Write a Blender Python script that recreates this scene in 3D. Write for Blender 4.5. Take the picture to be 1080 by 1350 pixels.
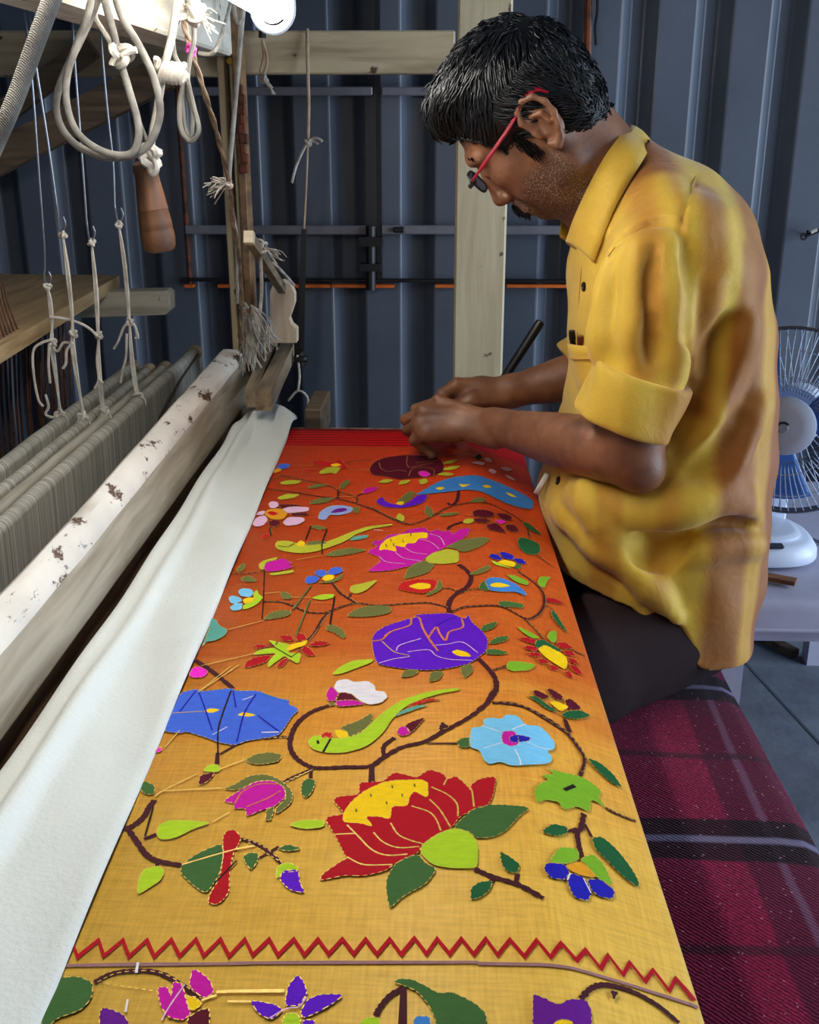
import bpy, bmesh, math, random
import numpy as np
from mathutils import Vector, Matrix
random.seed(7); rng = np.random.default_rng(7)
scene = bpy.context.scene
for o in list(bpy.data.objects): bpy.data.objects.remove(o)
COL = scene.collection

# ------------------------------------------------------------------ camera
FPX, HOR, VPX, CAMZ = 1420.0, 165.0, 590.0, 1.17
PITCH = math.atan((675-HOR)/FPX); YAW = math.atan((VPX-540)/math.hypot(FPX, 675-HOR))
cam = bpy.data.cameras.new('camera'); camo = bpy.data.objects.new('camera', cam); COL.objects.link(camo)
cam.sensor_fit = 'VERTICAL'; cam.sensor_height = 36.0; cam.lens = 36.0*FPX/1350.0
cam.clip_start = 0.02; cam.clip_end = 50
camo.location = (0, 0, CAMZ); camo.rotation_euler = (math.pi/2-PITCH, 0, YAW)
scene.camera = camo
cam.dof.use_dof = False

# ------------------------------------------------------------------ world, daylight, exposure
w = bpy.data.worlds.new('world'); scene.world = w; w.use_nodes = True
w.node_tree.nodes['Background'].inputs[0].default_value = (0.72, 0.84, 1.0, 1)
w.node_tree.nodes['Background'].inputs[1].default_value = 0.085
scene.view_settings.view_transform = 'Standard'; scene.view_settings.look = 'None'
scene.view_settings.gamma = 1.0; scene.view_settings.use_curve_mapping = False
scene.view_settings.exposure = 0.0
def area_light(name, loc, target, sx, sy, power, col):
    l = bpy.data.lights.new(name, 'AREA'); l.shape = 'RECTANGLE'; l.size = sx; l.size_y = sy
    l.energy = power; l.color = col
    o = bpy.data.objects.new(name, l); COL.objects.link(o); o.location = loc
    o.rotation_euler = (Vector(target)-Vector(loc)).to_track_quat('-Z', 'Y').to_euler()
    return o
# daylight through the open end of the container, beyond the right edge of the picture, where walls and floor end (x = 3)
area_light('door_right_offscreen', (3.05, 1.0, 1.15), (0.0, 1.2, 0.9), 2.4, 2.2, 130, (0.67, 0.82, 1.0))

# ------------------------------------------------------------------ pixel helpers (the photograph's frame, used to measure real places)
Rm = Matrix.Rotation(YAW, 3, 'Z') @ Matrix.Rotation(math.pi/2-PITCH, 3, 'X')
CO = Vector((0, 0, CAMZ))
def ray(x, y): return Rm @ Vector(((x-540)/FPX, -(y-675)/FPX, -1.0))
def atz(x, y, z): d = ray(x, y); return CO + d*((z-CAMZ)/d.z)
def aty(x, y, Y): d = ray(x, y); return CO + d*(Y/d.y)
def atx(x, y, X): d = ray(x, y); return CO + d*(X/d.x)

# ------------------------------------------------------------------ materials
def lin(c):
    return tuple(((v/255)/12.92 if v/255 <= .04045 else (((v/255)+.055)/1.055)**2.4) for v in c)
def new_mat(name):
    m = bpy.data.materials.new(name); m.use_nodes = True
    nt = m.node_tree; b = nt.nodes['Principled BSDF']
    return m, nt, b
def N(nt, typ, **kw):
    n = nt.nodes.new(typ)
    for k, v in kw.items(): setattr(n, k, v)
    return n
def ramp(nt, stops, interp='LINEAR'):
    r = N(nt, 'ShaderNodeValToRGB'); r.color_ramp.interpolation = interp
    e = r.color_ramp.elements
    while len(e) < len(stops): e.new(0.5)
    for i, (p, c) in enumerate(stops):
        e[i].position = p; e[i].color = (*c, 1) if len(c) == 3 else c
    return r
def mat(name, col, rough=.6, metal=0, var=.15, vscale=20, bump=0, bscale=80, stretch=(1,1,1), spec=.5, col2=None, coat=0, sheen=0, sub=0):
    """a colour with noise variation between col and col2 (or darker) and a fine relief"""
    m, nt, b = new_mat(name)
    c1 = lin(col); c2 = lin(col2) if col2 else tuple(v*(1-var) for v in c1)
    tc = N(nt, 'ShaderNodeTexCoord'); mp = N(nt, 'ShaderNodeMapping'); mp.inputs['Scale'].default_value = stretch
    nt.links.new(tc.outputs['Object'], mp.inputs[0])
    nz = N(nt, 'ShaderNodeTexNoise'); nz.inputs['Scale'].default_value = vscale; nz.inputs['Detail'].default_value = 6; nz.inputs['Roughness'].default_value = .65
    nt.links.new(mp.outputs[0], nz.inputs[0])
    r = ramp(nt, [(.32, c2), (.68, c1)]); nt.links.new(nz.outputs[0], r.inputs[0])
    nt.links.new(r.outputs[0], b.inputs['Base Color'])
    b.inputs['Roughness'].default_value = rough; b.inputs['Metallic'].default_value = metal
    b.inputs['Specular IOR Level'].default_value = spec
    if coat: b.inputs['Coat Weight'].default_value = coat
    if sheen: b.inputs['Sheen Weight'].default_value = sheen
    if sub:
        b.inputs['Subsurface Weight'].default_value = sub; b.inputs['Subsurface Scale'].default_value = .006
    if bump:
        n2 = N(nt, 'ShaderNodeTexNoise'); n2.inputs['Scale'].default_value = bscale; n2.inputs['Detail'].default_value = 4
        nt.links.new(mp.outputs[0], n2.inputs[0])
        bp = N(nt, 'ShaderNodeBump'); bp.inputs['Strength'].default_value = bump; bp.inputs['Distance'].default_value = .004
        nt.links.new(n2.outputs[0], bp.inputs['Height']); nt.links.new(bp.outputs[0], b.inputs['Normal'])
    return m
def wood(name, light, dark, axis='Y', rough=.7, bump=.35, speck=None):
    st = {'X': (3, 30, 30), 'Y': (30, 3, 30), 'Z': (30, 30, 3)}[axis]
    m, nt, b = new_mat(name)
    tc = N(nt, 'ShaderNodeTexCoord'); mp = N(nt, 'ShaderNodeMapping'); mp.inputs['Scale'].default_value = st
    nt.links.new(tc.outputs['Object'], mp.inputs[0])
    nz = N(nt, 'ShaderNodeTexNoise'); nz.inputs['Scale'].default_value = 1.6; nz.inputs['Detail'].default_value = 8; nz.inputs['Distortion'].default_value = .6
    nt.links.new(mp.outputs[0], nz.inputs[0])
    r = ramp(nt, [(.3, lin(dark)), (.62, lin(light))]); nt.links.new(nz.outputs[0], r.inputs[0])
    out = r.outputs[0]
    if speck:
        n3 = N(nt, 'ShaderNodeTexNoise'); n3.inputs['Scale'].default_value = 26; n3.inputs['Detail'].default_value = 3
        nt.links.new(tc.outputs['Object'], n3.inputs[0])
        r3 = ramp(nt, [(.30, (1, 1, 1)), (.34, (0, 0, 0))]); nt.links.new(n3.outputs[0], r3.inputs[0])
        mx = N(nt, 'ShaderNodeMix', data_type='RGBA'); nt.links.new(r3.outputs[0], mx.inputs[0])
        nt.links.new(out, mx.inputs[6]); mx.inputs[7].default_value = (*lin(speck), 1); out = mx.outputs[2]
    nt.links.new(out, b.inputs['Base Color']); b.inputs['Roughness'].default_value = rough
    bp = N(nt, 'ShaderNodeBump'); bp.inputs['Strength'].default_value = bump; bp.inputs['Distance'].default_value = .003
    nt.links.new(nz.outputs[0], bp.inputs['Height']); nt.links.new(bp.outputs[0], b.inputs['Normal'])
    return m
def chipped(name, paint, under, thresh=.47, scale=16, rough=.55, under2=None):
    m, nt, b = new_mat(name)
    tc = N(nt, 'ShaderNodeTexCoord')
    mp = N(nt, 'ShaderNodeMapping'); mp.inputs['Scale'].default_value = (1, .45, 1); nt.links.new(tc.outputs['Object'], mp.inputs[0])
    nz = N(nt, 'ShaderNodeTexNoise'); nz.inputs['Scale'].default_value = scale; nz.inputs['Detail'].default_value = 9; nz.inputs['Roughness'].default_value = .72
    nt.links.new(mp.outputs[0], nz.inputs[0])
    r = ramp(nt, [(thresh-.015, (1, 1, 1)), (thresh+.015, (0, 0, 0))]); nt.links.new(nz.outputs[0], r.inputs[0])
    n2 = N(nt, 'ShaderNodeTexNoise'); n2.inputs['Scale'].default_value = 7; n2.inputs['Detail'].default_value = 5; nt.links.new(tc.outputs['Object'], n2.inputs[0])
    r2 = ramp(nt, [(.3, tuple(v*.72 for v in lin(paint))), (.65, lin(paint))]); nt.links.new(n2.outputs[0], r2.inputs[0])
    mx = N(nt, 'ShaderNodeMix', data_type='RGBA'); nt.links.new(r.outputs[0], mx.inputs[0])
    nt.links.new(r2.outputs[0], mx.inputs[6]); mx.inputs[7].default_value = (*lin(under), 1)
    nt.links.new(mx.outputs[2], b.inputs['Base Color']); b.inputs['Roughness'].default_value = rough
    bp = N(nt, 'ShaderNodeBump'); bp.inputs['Strength'].default_value = .6; bp.inputs['Distance'].default_value = .002; bp.invert = True
    nt.links.new(r.outputs[0], bp.inputs['Height']); nt.links.new(bp.outputs[0], b.inputs['Normal'])
    return m

# ------------------------------------------------------------------ mesh helpers
class MB:
    """collects shapes, builds ONE mesh object"""
    def __init__(s): s.v = []; s.f = []; s.mi = []
    def add(s, V, Fc, mi=0):
        b = len(s.v); s.v += [tuple(p) for p in V]; s.f += [tuple(b+i for i in f) for f in Fc]; s.mi += [mi]*len(Fc); return s
    def box(s, c, size, R=None, mi=0, bev=0):
        hx, hy, hz = size[0]/2, size[1]/2, size[2]/2
        if bev <= 0:
            V = [(x*hx, y*hy, z*hz) for x in (-1, 1) for y in (-1, 1) for z in (-1, 1)]
            Fc = [(0,1,3,2),(4,6,7,5),(0,4,5,1),(2,3,7,6),(0,2,6,4),(1,5,7,3)]
        else:
            e = min(bev, hx*.9, hy*.9, hz*.9); V = []; Fc = []
            idx = {}
            for x in (-1, 1):
                for y in (-1, 1):
                    for z in (-1, 1):
                        for a in range(3):
                            p = [x*hx, y*hy, z*hz]
                            for k in range(3):
                                if k != a: p[k] -= (x, y, z)[k]*e
                            idx[(x, y, z, a)] = len(V); V.append(tuple(p))
            I = idx
            for a in range(3):
                o1, o2 = [k for k in range(3) if k != a]
                for sgn in (-1, 1):
                    q = []
                    for (u, v_) in ((-1,-1),(1,-1),(1,1),(-1,1)):
                        c3 = [0,0,0]; c3[a] = sgn; c3[o1] = u; c3[o2] = v_; q.append(I[(*c3, a)])
                    Fc.append(tuple(q))
                # edge faces along axis a
                for u in (-1, 1):
                    for v_ in (-1, 1):
                        A = [0,0,0]; B = [0,0,0]; A[a] = -1; B[a] = 1
                        for c3 in (A, B): c3[o1] = u; c3[o2] = v_
                        Fc.append((I[(*A, o1)], I[(*B, o1)], I[(*B, o2)], I[(*A, o2)]))
            for x in (-1, 1):
                for y in (-1, 1):
                    for z in (-1, 1): Fc.append((I[(x,y,z,0)], I[(x,y,z,1)], I[(x,y,z,2)]))
        M = R if R is not None else Matrix.Identity(3)
        cc = Vector(c)
        return s.add([cc + M @ Vector(p) for p in V], Fc, mi)
    def tube(s, pts, r, n=8, cap=True, mi=0, closed=False, flat=None):
        P = [Vector(p) for p in pts]; m = len(P)
        rr = r if hasattr(r, '__len__') else [r]*m
        T = []
        for i in range(m):
            a = P[(i-1) % m] if (closed or i > 0) else P[i]; b = P[(i+1) % m] if (closed or i < m-1) else P[i]
            t = b-a; T.append(t.normalized() if t.length > 1e-9 else Vector((0, 0, 1)))
        up = Vector((0, 0, 1)) if abs(T[0].z) < .9 else Vector((1, 0, 0))
        nrm = (up - T[0]*up.dot(T[0])).normalized(); V = []
        for i in range(m):
            nrm = nrm - T[i]*nrm.dot(T[i])
            nrm = nrm.normalized() if nrm.length > 1e-6 else T[i].orthogonal().normalized()
            bn = T[i].cross(nrm)
            for k in range(n):
                a = 2*math.pi*k/n
                V.append(P[i] + nrm*(math.cos(a)*rr[i]) + bn*(math.sin(a)*rr[i]*(flat or 1)))
        Fc = []
        for i in range(m if closed else m-1):
            j = (i+1) % m
            for k in range(n): Fc.append((i*n+k, i*n+(k+1) % n, j*n+(k+1) % n, j*n+k))
        if cap and not closed: Fc += [tuple(range(n-1, -1, -1)), tuple(range((m-1)*n, m*n))]
        return s.add(V, Fc, mi)
    def lathe(s, prof, n=24, M=None, mi=0):
        """prof: list of (radius, height); axis z of matrix M"""
        M = M or Matrix.Identity(4); V = []; Fc = []; m = len(prof)
        for (r, h) in prof:
            for k in range(n):
                a = 2*math.pi*k/n; V.append(M @ Vector((r*math.cos(a), r*math.sin(a), h)))
        for i in range(m-1):
            for k in range(n): Fc.append((i*n+k, i*n+(k+1) % n, (i+1)*n+(k+1) % n, (i+1)*n+k))
        if prof[0][0] > 1e-6: Fc.append(tuple(range(n-1, -1, -1)))
        if prof[-1][0] > 1e-6: Fc.append(tuple(range((m-1)*n, m*n)))
        return s.add(V, Fc, mi)
    def prism(s, poly, d, mi=0):
        """poly: 3-D points of a planar outline; d: extrusion vector"""
        P = [Vector(p) for p in poly]; n = len(P); d = Vector(d)
        V = P + [p+d for p in P]
        return s.add(V, [tuple(range(n-1, -1, -1)), tuple(range(n, 2*n))] + [(i, (i+1) % n, n+(i+1) % n, n+i) for i in range(n)], mi)
    def grid(s, fn, nu, nv, mi=0):
        V = [fn(i/nu, j/nv) for j in range(nv+1) for i in range(nu+1)]
        Fc = [(j*(nu+1)+i, j*(nu+1)+i+1, (j+1)*(nu+1)+i+1, (j+1)*(nu+1)+i) for j in range(nv) for i in range(nu)]
        return s.add(V, Fc, mi)
    def build(s, name, m, parent=None, smooth=False, fix=True):
        me = bpy.data.meshes.new(name); me.from_pydata(s.v, [], s.f)
        mats = m if isinstance(m, (list, tuple)) else [m]
        for mm in mats: me.materials.append(mm)
        if len(mats) > 1: me.polygons.foreach_set('material_index', s.mi)
        if fix:
            bm = bmesh.new(); bm.from_mesh(me); bmesh.ops.recalc_face_normals(bm, faces=bm.faces); bm.to_mesh(me); bm.free()
        if smooth:
            me.polygons.foreach_set('use_smooth', [True]*len(me.polygons))
            if smooth != 'all': me.set_sharp_from_angle(angle=math.radians(40))
        me.update()
        o = bpy.data.objects.new(name, me); COL.objects.link(o)
        if parent is not None: o.parent = parent; o.matrix_parent_inverse = parent.matrix_basis.inverted()
        return o
def tag(o, label, cat, group=None):
    o['label'] = label; o['category'] = cat
    if group: o['group'] = group
    return o
def empty(name, loc, label, cat, group=None):
    o = bpy.data.objects.new(name, None); COL.objects.link(o); o.location = loc; o.empty_display_size = .05
    return tag(o, label, cat, group)
def struct(o): o['kind'] = 'structure'; return o
def spline(pts, per=6, closed=False):
    P = [Vector(p) for p in pts]; n = len(P); out = []
    rngk = range(n if closed else n-1)
    for i in rngk:
        p1, p2 = P[i], P[(i+1) % n]
        p0 = P[(i-1) % n] if (closed or i > 0) else p1*2-p2
        p3 = P[(i+2) % n] if (closed or i+2 < n) else p2*2-p1
        for k in range(per):
            t = k/per
            out.append(.5*((2*p1)+(p2-p0)*t+(2*p0-5*p1+4*p2-p3)*t*t+(-p0+3*p1-3*p2+p3)*t**3))
    if not closed: out.append(P[-1])
    return out
# ================================================================== THE SETTING
M_wall = mat('blue_grey_steel', (92, 98, 110), rough=.38, var=.2, vscale=5, bump=.08, bscale=30, spec=.5)
M_floor = mat('concrete', (120, 126, 138), rough=.75, vscale=4, bump=.3, bscale=60, col2=(80, 86, 98))
M_rust = mat('rusty_steel', (120, 60, 30), rough=.8, vscale=40, bump=.5, bscale=120, col2=(50, 28, 20))
M_orange = mat('orange_strip', (235, 120, 30), rough=.6, vscale=25, col2=(200, 78, 16))
M_strap = mat('grey_strap_steel', (126, 122, 128), rough=.5, vscale=20, var=.25)
M_black = mat('black_iron', (22, 22, 24), rough=.5, vscale=30, var=.4)

WY = 2.43
# corrugated back wall: proud flat / slope / recessed flat / slope facing left
X0 = aty(1069, 0, WY).x; PER = (X0-aty(870, 0, WY).x)/2
def corr(x0, x1):
    pts = []; k = math.floor((x0-X0)/PER)-1
    while X0+k*PER < x1:
        b = X0+k*PER
        for f, d in ((0, 0), (.52, 0), (.65, .032), (.855, .032)):
            if x0 <= b+f*PER <= x1: pts.append((b+f*PER, d))
        k += 1
    return pts
def corrugated(name, x0, x1, z0, z1, tf, m):
    P = corr(x0, x1); mb = MB()
    V = [tf(x, d, z) for x, d in P for z in (z0, z1)]
    mb.add(V, [(2*i, 2*i+2, 2*i+3, 2*i+1) for i in range(len(P)-1)])
    o = mb.build(name, m, fix=False)
    md = o.modifiers.new('bend_radius', 'BEVEL'); md.width = .004; md.segments = 2; md.limit_method = 'ANGLE'; md.angle_limit = .2
    md = o.modifiers.new('sheet', 'SOLIDIFY'); md.thickness = .003; md.offset = -1
    return struct(o)
wall_back = corrugated('wall_back', -1.75, 3.0, 0, 2.45, lambda x, d, z: (x, WY+d, z), M_wall)
wall_left = corrugated('wall_left', -1.0, 2.5, 0, 2.45, lambda x, d, z: (-1.75-d, x, z), M_wall)
struct(MB().box((.6, .75, -.02), (4.8, 3.5, .04)).build('floor', M_floor))
struct(MB().box((.6, .75, 2.475), (4.8, 3.5, .04)).build('ceiling', M_wall))
struct(MB().box((-.75, -1.0, 1.225), (2.0, .04, 2.45)).build('wall_front', M_wall))
# bottom rail of the container and expansion joints in the floor slab
struct(MB().box((.6, WY-.012, .055), (4.7, .02, .11), bev=.004).build('baseboard_back', M_wall))
mj = MB()
# shutter cut into the back wall: rusty frame, straps, bolt
def wpart(name, mb, m): return mb.build(name, m, wall_back)
YF = WY-.014
for (px, py0, py1, wdt, mm) in ((241, 60, 375, .009, M_rust), (760, 262, 372, .012, M_rust)):
    a = aty(px, py0, YF); b = aty(px, py1, YF)
    wpart('shutter_jamb', MB().box(((a.x+b.x)/2, YF, (a.z+b.z)/2), (wdt, .016, abs(a.z-b.z)), bev=.003), mm)
a = aty(238, 368, YF); b = aty(758, 371, YF)
wpart('shutter_sill', MB().box(((a.x+b.x)/2, YF-.004, a.z), (b.x-a.x, .020, .007), bev=.002), M_black)
for (x0, x1) in ((244, 256), (288, 332), (390, 436), (438, 520), (574, 600), (668, 758)):
    a = aty(x0, 376.5, YF-.008); b = aty(x1, 377, YF-.008)
    wpart('orange_edge', MB().box(((a.x+b.x)/2, YF-.006, (a.z+b.z)/2), (b.x-a.x, .022, .0065)), M_orange)  # thin orange strips along the bottom edge of the shutter
for py, h in ((120, .017), (303, .019)):
    for x0, x1 in ((244, 491), (503, 756)):
        a = aty(x0, py, YF-.012); b = aty(x1, py+.5, YF-.012)
        wpart('shutter_strap', MB().box(((a.x+b.x)/2, YF-.01, (a.z+b.z)/2), (b.x-a.x, .01, h), bev=.002), M_strap)
a = aty(497, -60, YF); b = aty(497, 372, YF)
wpart('shutter_seam', MB().box((a.x, YF, (a.z+b.z)/2), (.010, .022, a.z-b.z)), M_black)
a = aty(489, 298, YF-.02); b = aty(489, 382, YF-.02)
bolt = wpart('shutter_bolt', MB().tube([a, b], .011, 10).box(aty(489, 318, YF-.02), (.05, .03, .02)).box(aty(489, 352, YF-.02), (.045, .03, .016)), M_black)
wpart('strap_plate', MB().box(aty(526, 303, YF-.02), (.026, .008, .012), bev=.003), M_black)
# orange-brown conduit going up at the right of the shutter
a = aty(777, -40, YF-.02); b = aty(770, 262, YF-.02)
wpart('conduit', MB().tube([a, (b.x, b.y, b.z)], .0085, 10), mat('conduit_rust', (150, 78, 34), rough=.7, vscale=30, col2=(70, 34, 20)))
a = aty(786, -40, YF-.02); b = aty(786, 60, YF-.02)
wpart('conduit_wire', MB().tube(spline([a, aty(788, 10, YF-.03), aty(785, 35, YF-.02), b], 5), .003, 6), M_black)
# floor joint
def floor_strip(p, q, wd, name):
    a, b = atz(*p, 0), atz(*q, 0); d = (b-a).normalized(); n = Vector((-d.y, d.x, 0))*wd
    o = MB().prism([a-n, a+n, b+n, b-n], (0, 0, .0012)).build(name, M_joint, bpy.data.objects['floor'])
M_joint = mat('joint_dirt', (70, 78, 90), rough=.9)
floor_strip((968, 858), (1090, 990), .003, 'slab_joint')
# ================================================================== LOOM FRAME AND ITS PARTS
M_post = wood('pale_painted_wood', (208, 194, 160), (186, 170, 136), 'Z', speck=(92, 74, 54))
M_beamX = wood('pale_painted_crossbeam', (206, 188, 152), (168, 148, 116), 'X', speck=(84, 66, 48))
M_beamY = wood('white_painted_beam', (224, 218, 202), (188, 178, 156), 'Y', speck=(110, 96, 76))
M_oldwood = wood('weathered_wood', (150, 132, 106), (92, 78, 60), 'Y')
M_brownwood = wood('brown_wood', (132, 100, 66), (78, 56, 38), 'Y')
M_darkwood = wood('dark_brown_wood', (110, 92, 70), (62, 50, 40), 'X')
M_plank = wood('shelf_plank', (172, 146, 106), (126, 102, 68), 'Y')
M_chip = chipped('chipped_white_paint', (226, 218, 206), (92, 66, 52), .418, 44)
M_sidewood = wood('grey_beige_side', (172, 160, 140), (136, 124, 104), 'Y')

loom = empty('loom_frame', (.06, 2.12, 0), 'pale painted wooden loom frame of posts and beams around the weaving', 'loom')
# main far post
a0 = aty(600, 300, 2.10); a1 = aty(668, 300, 2.10)
MB().box(((a0.x+a1.x)/2, 2.14, .95), (a1.x-a0.x, .08, 1.9), bev=.004).build('post', M_post, loom)
# far crossbeam, split at the pale post
zc0 = aty(450, 97, 2.10).z; zc1 = aty(450, 40, 2.10).z
xr = a0.x-.004
MB().box(((xr-.41)/2, 2.13, (zc0+zc1)/2), (xr+.41, .06, zc1-zc0), bev=.003).build('crossbeam', M_beamX, loom)
MB().box((-.98, 2.15, (zc0+zc1)/2), (1.12, .06, zc1-zc0+.006), bev=.003).build('crossbeam', M_beamX, loom)
# diagonal brace at the far left
p, q = aty(-20, 215, 2.06), aty(215, 95, 2.06)
d = (q-p).normalized(); n = Vector((-d.z, 0, d.x))*.028
MB().prism([p-n, q-n, q+n, p+n], (0, .04, 0)).build('brace', M_darkwood, loom)
p, q = aty(-20, 165, 2.10), aty(120, 60, 2.10)
d = (q-p).normalized(); n = Vector((-d.z, 0, d.x))*.020
MB().prism([p-n, q-n, q+n, p+n], (0, .02, 0)).build('brace', M_darkwood, loom)
# left upright made of slats
def upright(x0, x1, y0, y1, z0, z1, m, name='upright_slat_or_gap', bev=.002):
    return MB().box(((x0+x1)/2, (y0+y1)/2, (z0+z1)/2), (x1-x0, y1-y0, z1-z0), bev=bev).build(name, m, loom)
L = lambda px, Y: aty(px, 300, Y).x
upright(L(298, 2.02), L(306.5, 2.02), 2.02, 2.06, .74, 1.285, M_post)
upright(L(307, 2.05), L(313, 2.05), 2.04, 2.07, .74, 1.285, M_darkwood)  # dark wood strip put in for the shaded gap between the pale slats
upright(L(313, 2.02), L(317.5, 2.02), 2.02, 2.06, .74, 1.285, M_post)
upright(L(317, 2.00), L(328, 2.00), 2.00, 2.05, .72, 1.45, M_brownwood)
MB().box((-.375, 2.05, .37), (.05, .05, .74), bev=.002).build('upright_leg', M_oldwood, loom)
# rusty bracket on the brown slat
mb = MB()
for i in range(9):
    z = aty(325, 118+i*13, 1.99).z
    mb.box((L(325, 1.99)+.002*(i % 2), 1.995, z), (.010+.003*(i % 3), .010, .017), bev=.002)
mb.build('rust_bracket', M_rust, loom)
# top beam beside the lamp
bx = -.372
MB().box((bx-.035, 1.36, 1.335), (.07, 1.40, .105), bev=.004).build('top_beam', M_beamY, loom)
tb = aty(305, 81, 2.02)
MB().tube([tb, tb+Vector((0, -.012, 0))], .006, 10).build('brass_screw', mat('brass', (180, 140, 50), rough=.35, metal=1), loom)
# curved wooden bracket behind the batten end
prof = [(356, 452), (356, 385), (360, 375), (372, 370), (383, 376), (388, 388), (388, 400), (384, 412), (381, 420), (384, 428), (391, 434), (391, 452)]
MB().prism([aty(x, y, 1.98) for x, y in prof], (0, .03, 0)).build('curved_bracket', wood('bracket_wood', (206, 186, 160), (182, 160, 132), 'Z', bump=.15), loom)
# stick with pale end grain running towards the wall
p, q = aty(329.5, 315, 1.70), aty(372, 381, 1.97)
stk = MB()
dd = (q-p).normalized(); side = dd.cross(Vector((0, 0, 1))).normalized()*.0065; up = side.cross(dd).normalized()*.0085
stk.prism([p-side-up, p+side-up, p+side+up, p-side+up], q-p)
stk.build('tension_stick', M_oldwood, loom)
e = MB().prism([p-side*1.15-up*1.1-dd*.012, p+side*1.15-up*1.1-dd*.012, p+side*1.15+up*1.1-dd*.012, p-side*1.15+up*1.1-dd*.012], dd*.014)
e.build('stick_end', wood('end_grain', (240, 226, 196), (220, 202, 166), 'Y', bump=.1), loom)
# two planks running from the batten's end towards the wall
for (p0, p1, wd, zt) in (((347, 516), (379, 452), .026, .767), ((331, 512), (359, 448), .020, .765)):
    p, q = atz(*p0, zt), atz(*p1, zt)
    MB().prism([p+Vector((-wd/2, 0, -.032)), p+Vector((wd/2, 0, -.032)), p+Vector((wd/2, 0, 0)), p+Vector((-wd/2, 0, 0))], q-p).build('end_plank', M_oldwood, loom)
# block of dark wood under the tied white thread
p = atz(398, 530, .725); MB().box((p.x+.020, p.y+.06, .685), (.030, .14, .06), bev=.003).build('side_block', M_darkwood, loom)
# race board under the batten and breast beam under the cloth
MB().box((-.334, 1.05, .659), (.040, 1.75, .03), bev=.003).build('race_board', wood('race_wood', (112, 88, 76), (72, 52, 44), 'Y'), loom)
MB().box((.074, 1.05, .632), (.038, 1.72, .05), bev=.008).build('breast_beam', M_oldwood, loom)
for y in (.24, 1.86):
    MB().box((.066, y, .32), (.036, .06, .64), bev=.004).build('breast_leg', M_oldwood, loom)
    MB().box((-.135, y, .62), (.38, .05, .07), bev=.004).build('side_rail', M_oldwood, loom)

# ---- batten (beater) with chipped paint
bat = empty('batten', (-.376, 1.1, .71), 'heavy wooden batten beam with chipped white paint on its rounded top', 'loom batten')
Yn, Yf = .30, 1.885
mb = MB()
secs = 60
def bsec(y):
    t = min(max((y-1.0)/.9, 0), 1)
    xl = -.388-.012*t
    return [(-.357, .700), (-.357, .766+.012*t), (-.361, .777+.010*t), (-.370, .786+.008*t), (xl+.008, .789+.008*t), (xl, .783+.008*t), (xl, .700)]
V = []; Fc = []; mi = []
for i in range(secs+1):
    y = Yn+(Yf-Yn)*i/secs
    for x, z in bsec(y):
        k = .0012*math.sin(y*37+x*900)
        V.append((x+k*.6, y, z+k))
for i in range(secs):
    for k in range(7):
        j = (k+1) % 7; Fc.append((i*7+k, (i+1)*7+k, (i+1)*7+j, i*7+j)); mi.append(1 if k in (0, 6, 5) else 0)
Fc += [tuple(range(6, -1, -1)), tuple(range(secs*7, secs*7+7))]; mi += [1, 1]
mb.v = V; mb.f = Fc; mb.mi = mi
mb.build('batten_beam', [M_chip, M_sidewood], bat, smooth=True)
MB().box((-.372, 1.1, .655), (.018, 1.56, .09), bev=.002).build('reed_frame', M_brownwood, bat)

# ---- heddle shafts with thread veils
M_heddlebar = wood('heddle_bar', (176, 172, 156), (120, 116, 102), 'Y', bump=.2)
m, nt, b = new_mat('heddle_threads')
tc = N(nt, 'ShaderNodeTexCoord'); mp = N(nt, 'ShaderNodeMapping'); mp.inputs['Scale'].default_value = (1, 620, 1)
nt.links.new(tc.outputs['Object'], mp.inputs[0]); nz = N(nt, 'ShaderNodeTexNoise'); nz.inputs['Scale'].default_value = 1; nz.inputs['Detail'].default_value = 3
nt.links.new(mp.outputs[0], nz.inputs[0]); r = ramp(nt, [(.3, lin((116, 113, 102))), (.7, lin((200, 196, 182)))]); nt.links.new(nz.outputs[0], r.inputs[0])
nt.links.new(r.outputs[0], b.inputs['Base Color']); b.inputs['Roughness'].default_value = .9
bp = N(nt, 'ShaderNodeBump'); bp.inputs['Strength'].default_value = .5; bp.inputs['Distance'].default_value = .0012; nt.links.new(nz.outputs[0], bp.inputs['Height']); nt.links.new(bp.outputs[0], b.inputs['Normal'])
M_threads = m
SHX = (-.493, -.5165, -.541, -.579)
shafts = [((249, 463), (68, 638), .011, 'heddle shaft with broad thread face nearest the white batten'),
          ((218, 483), (43, 640), .0085, 'round grey heddle shaft second from the white batten'),
          ((198, 486), (0, 641), .0085, 'grey heddle shaft third from the white batten'),
          ((166, 482), (0, 619), .010, 'grey heddle shaft farthest from the white batten, under the plank')]
shaft_x = []
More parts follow.
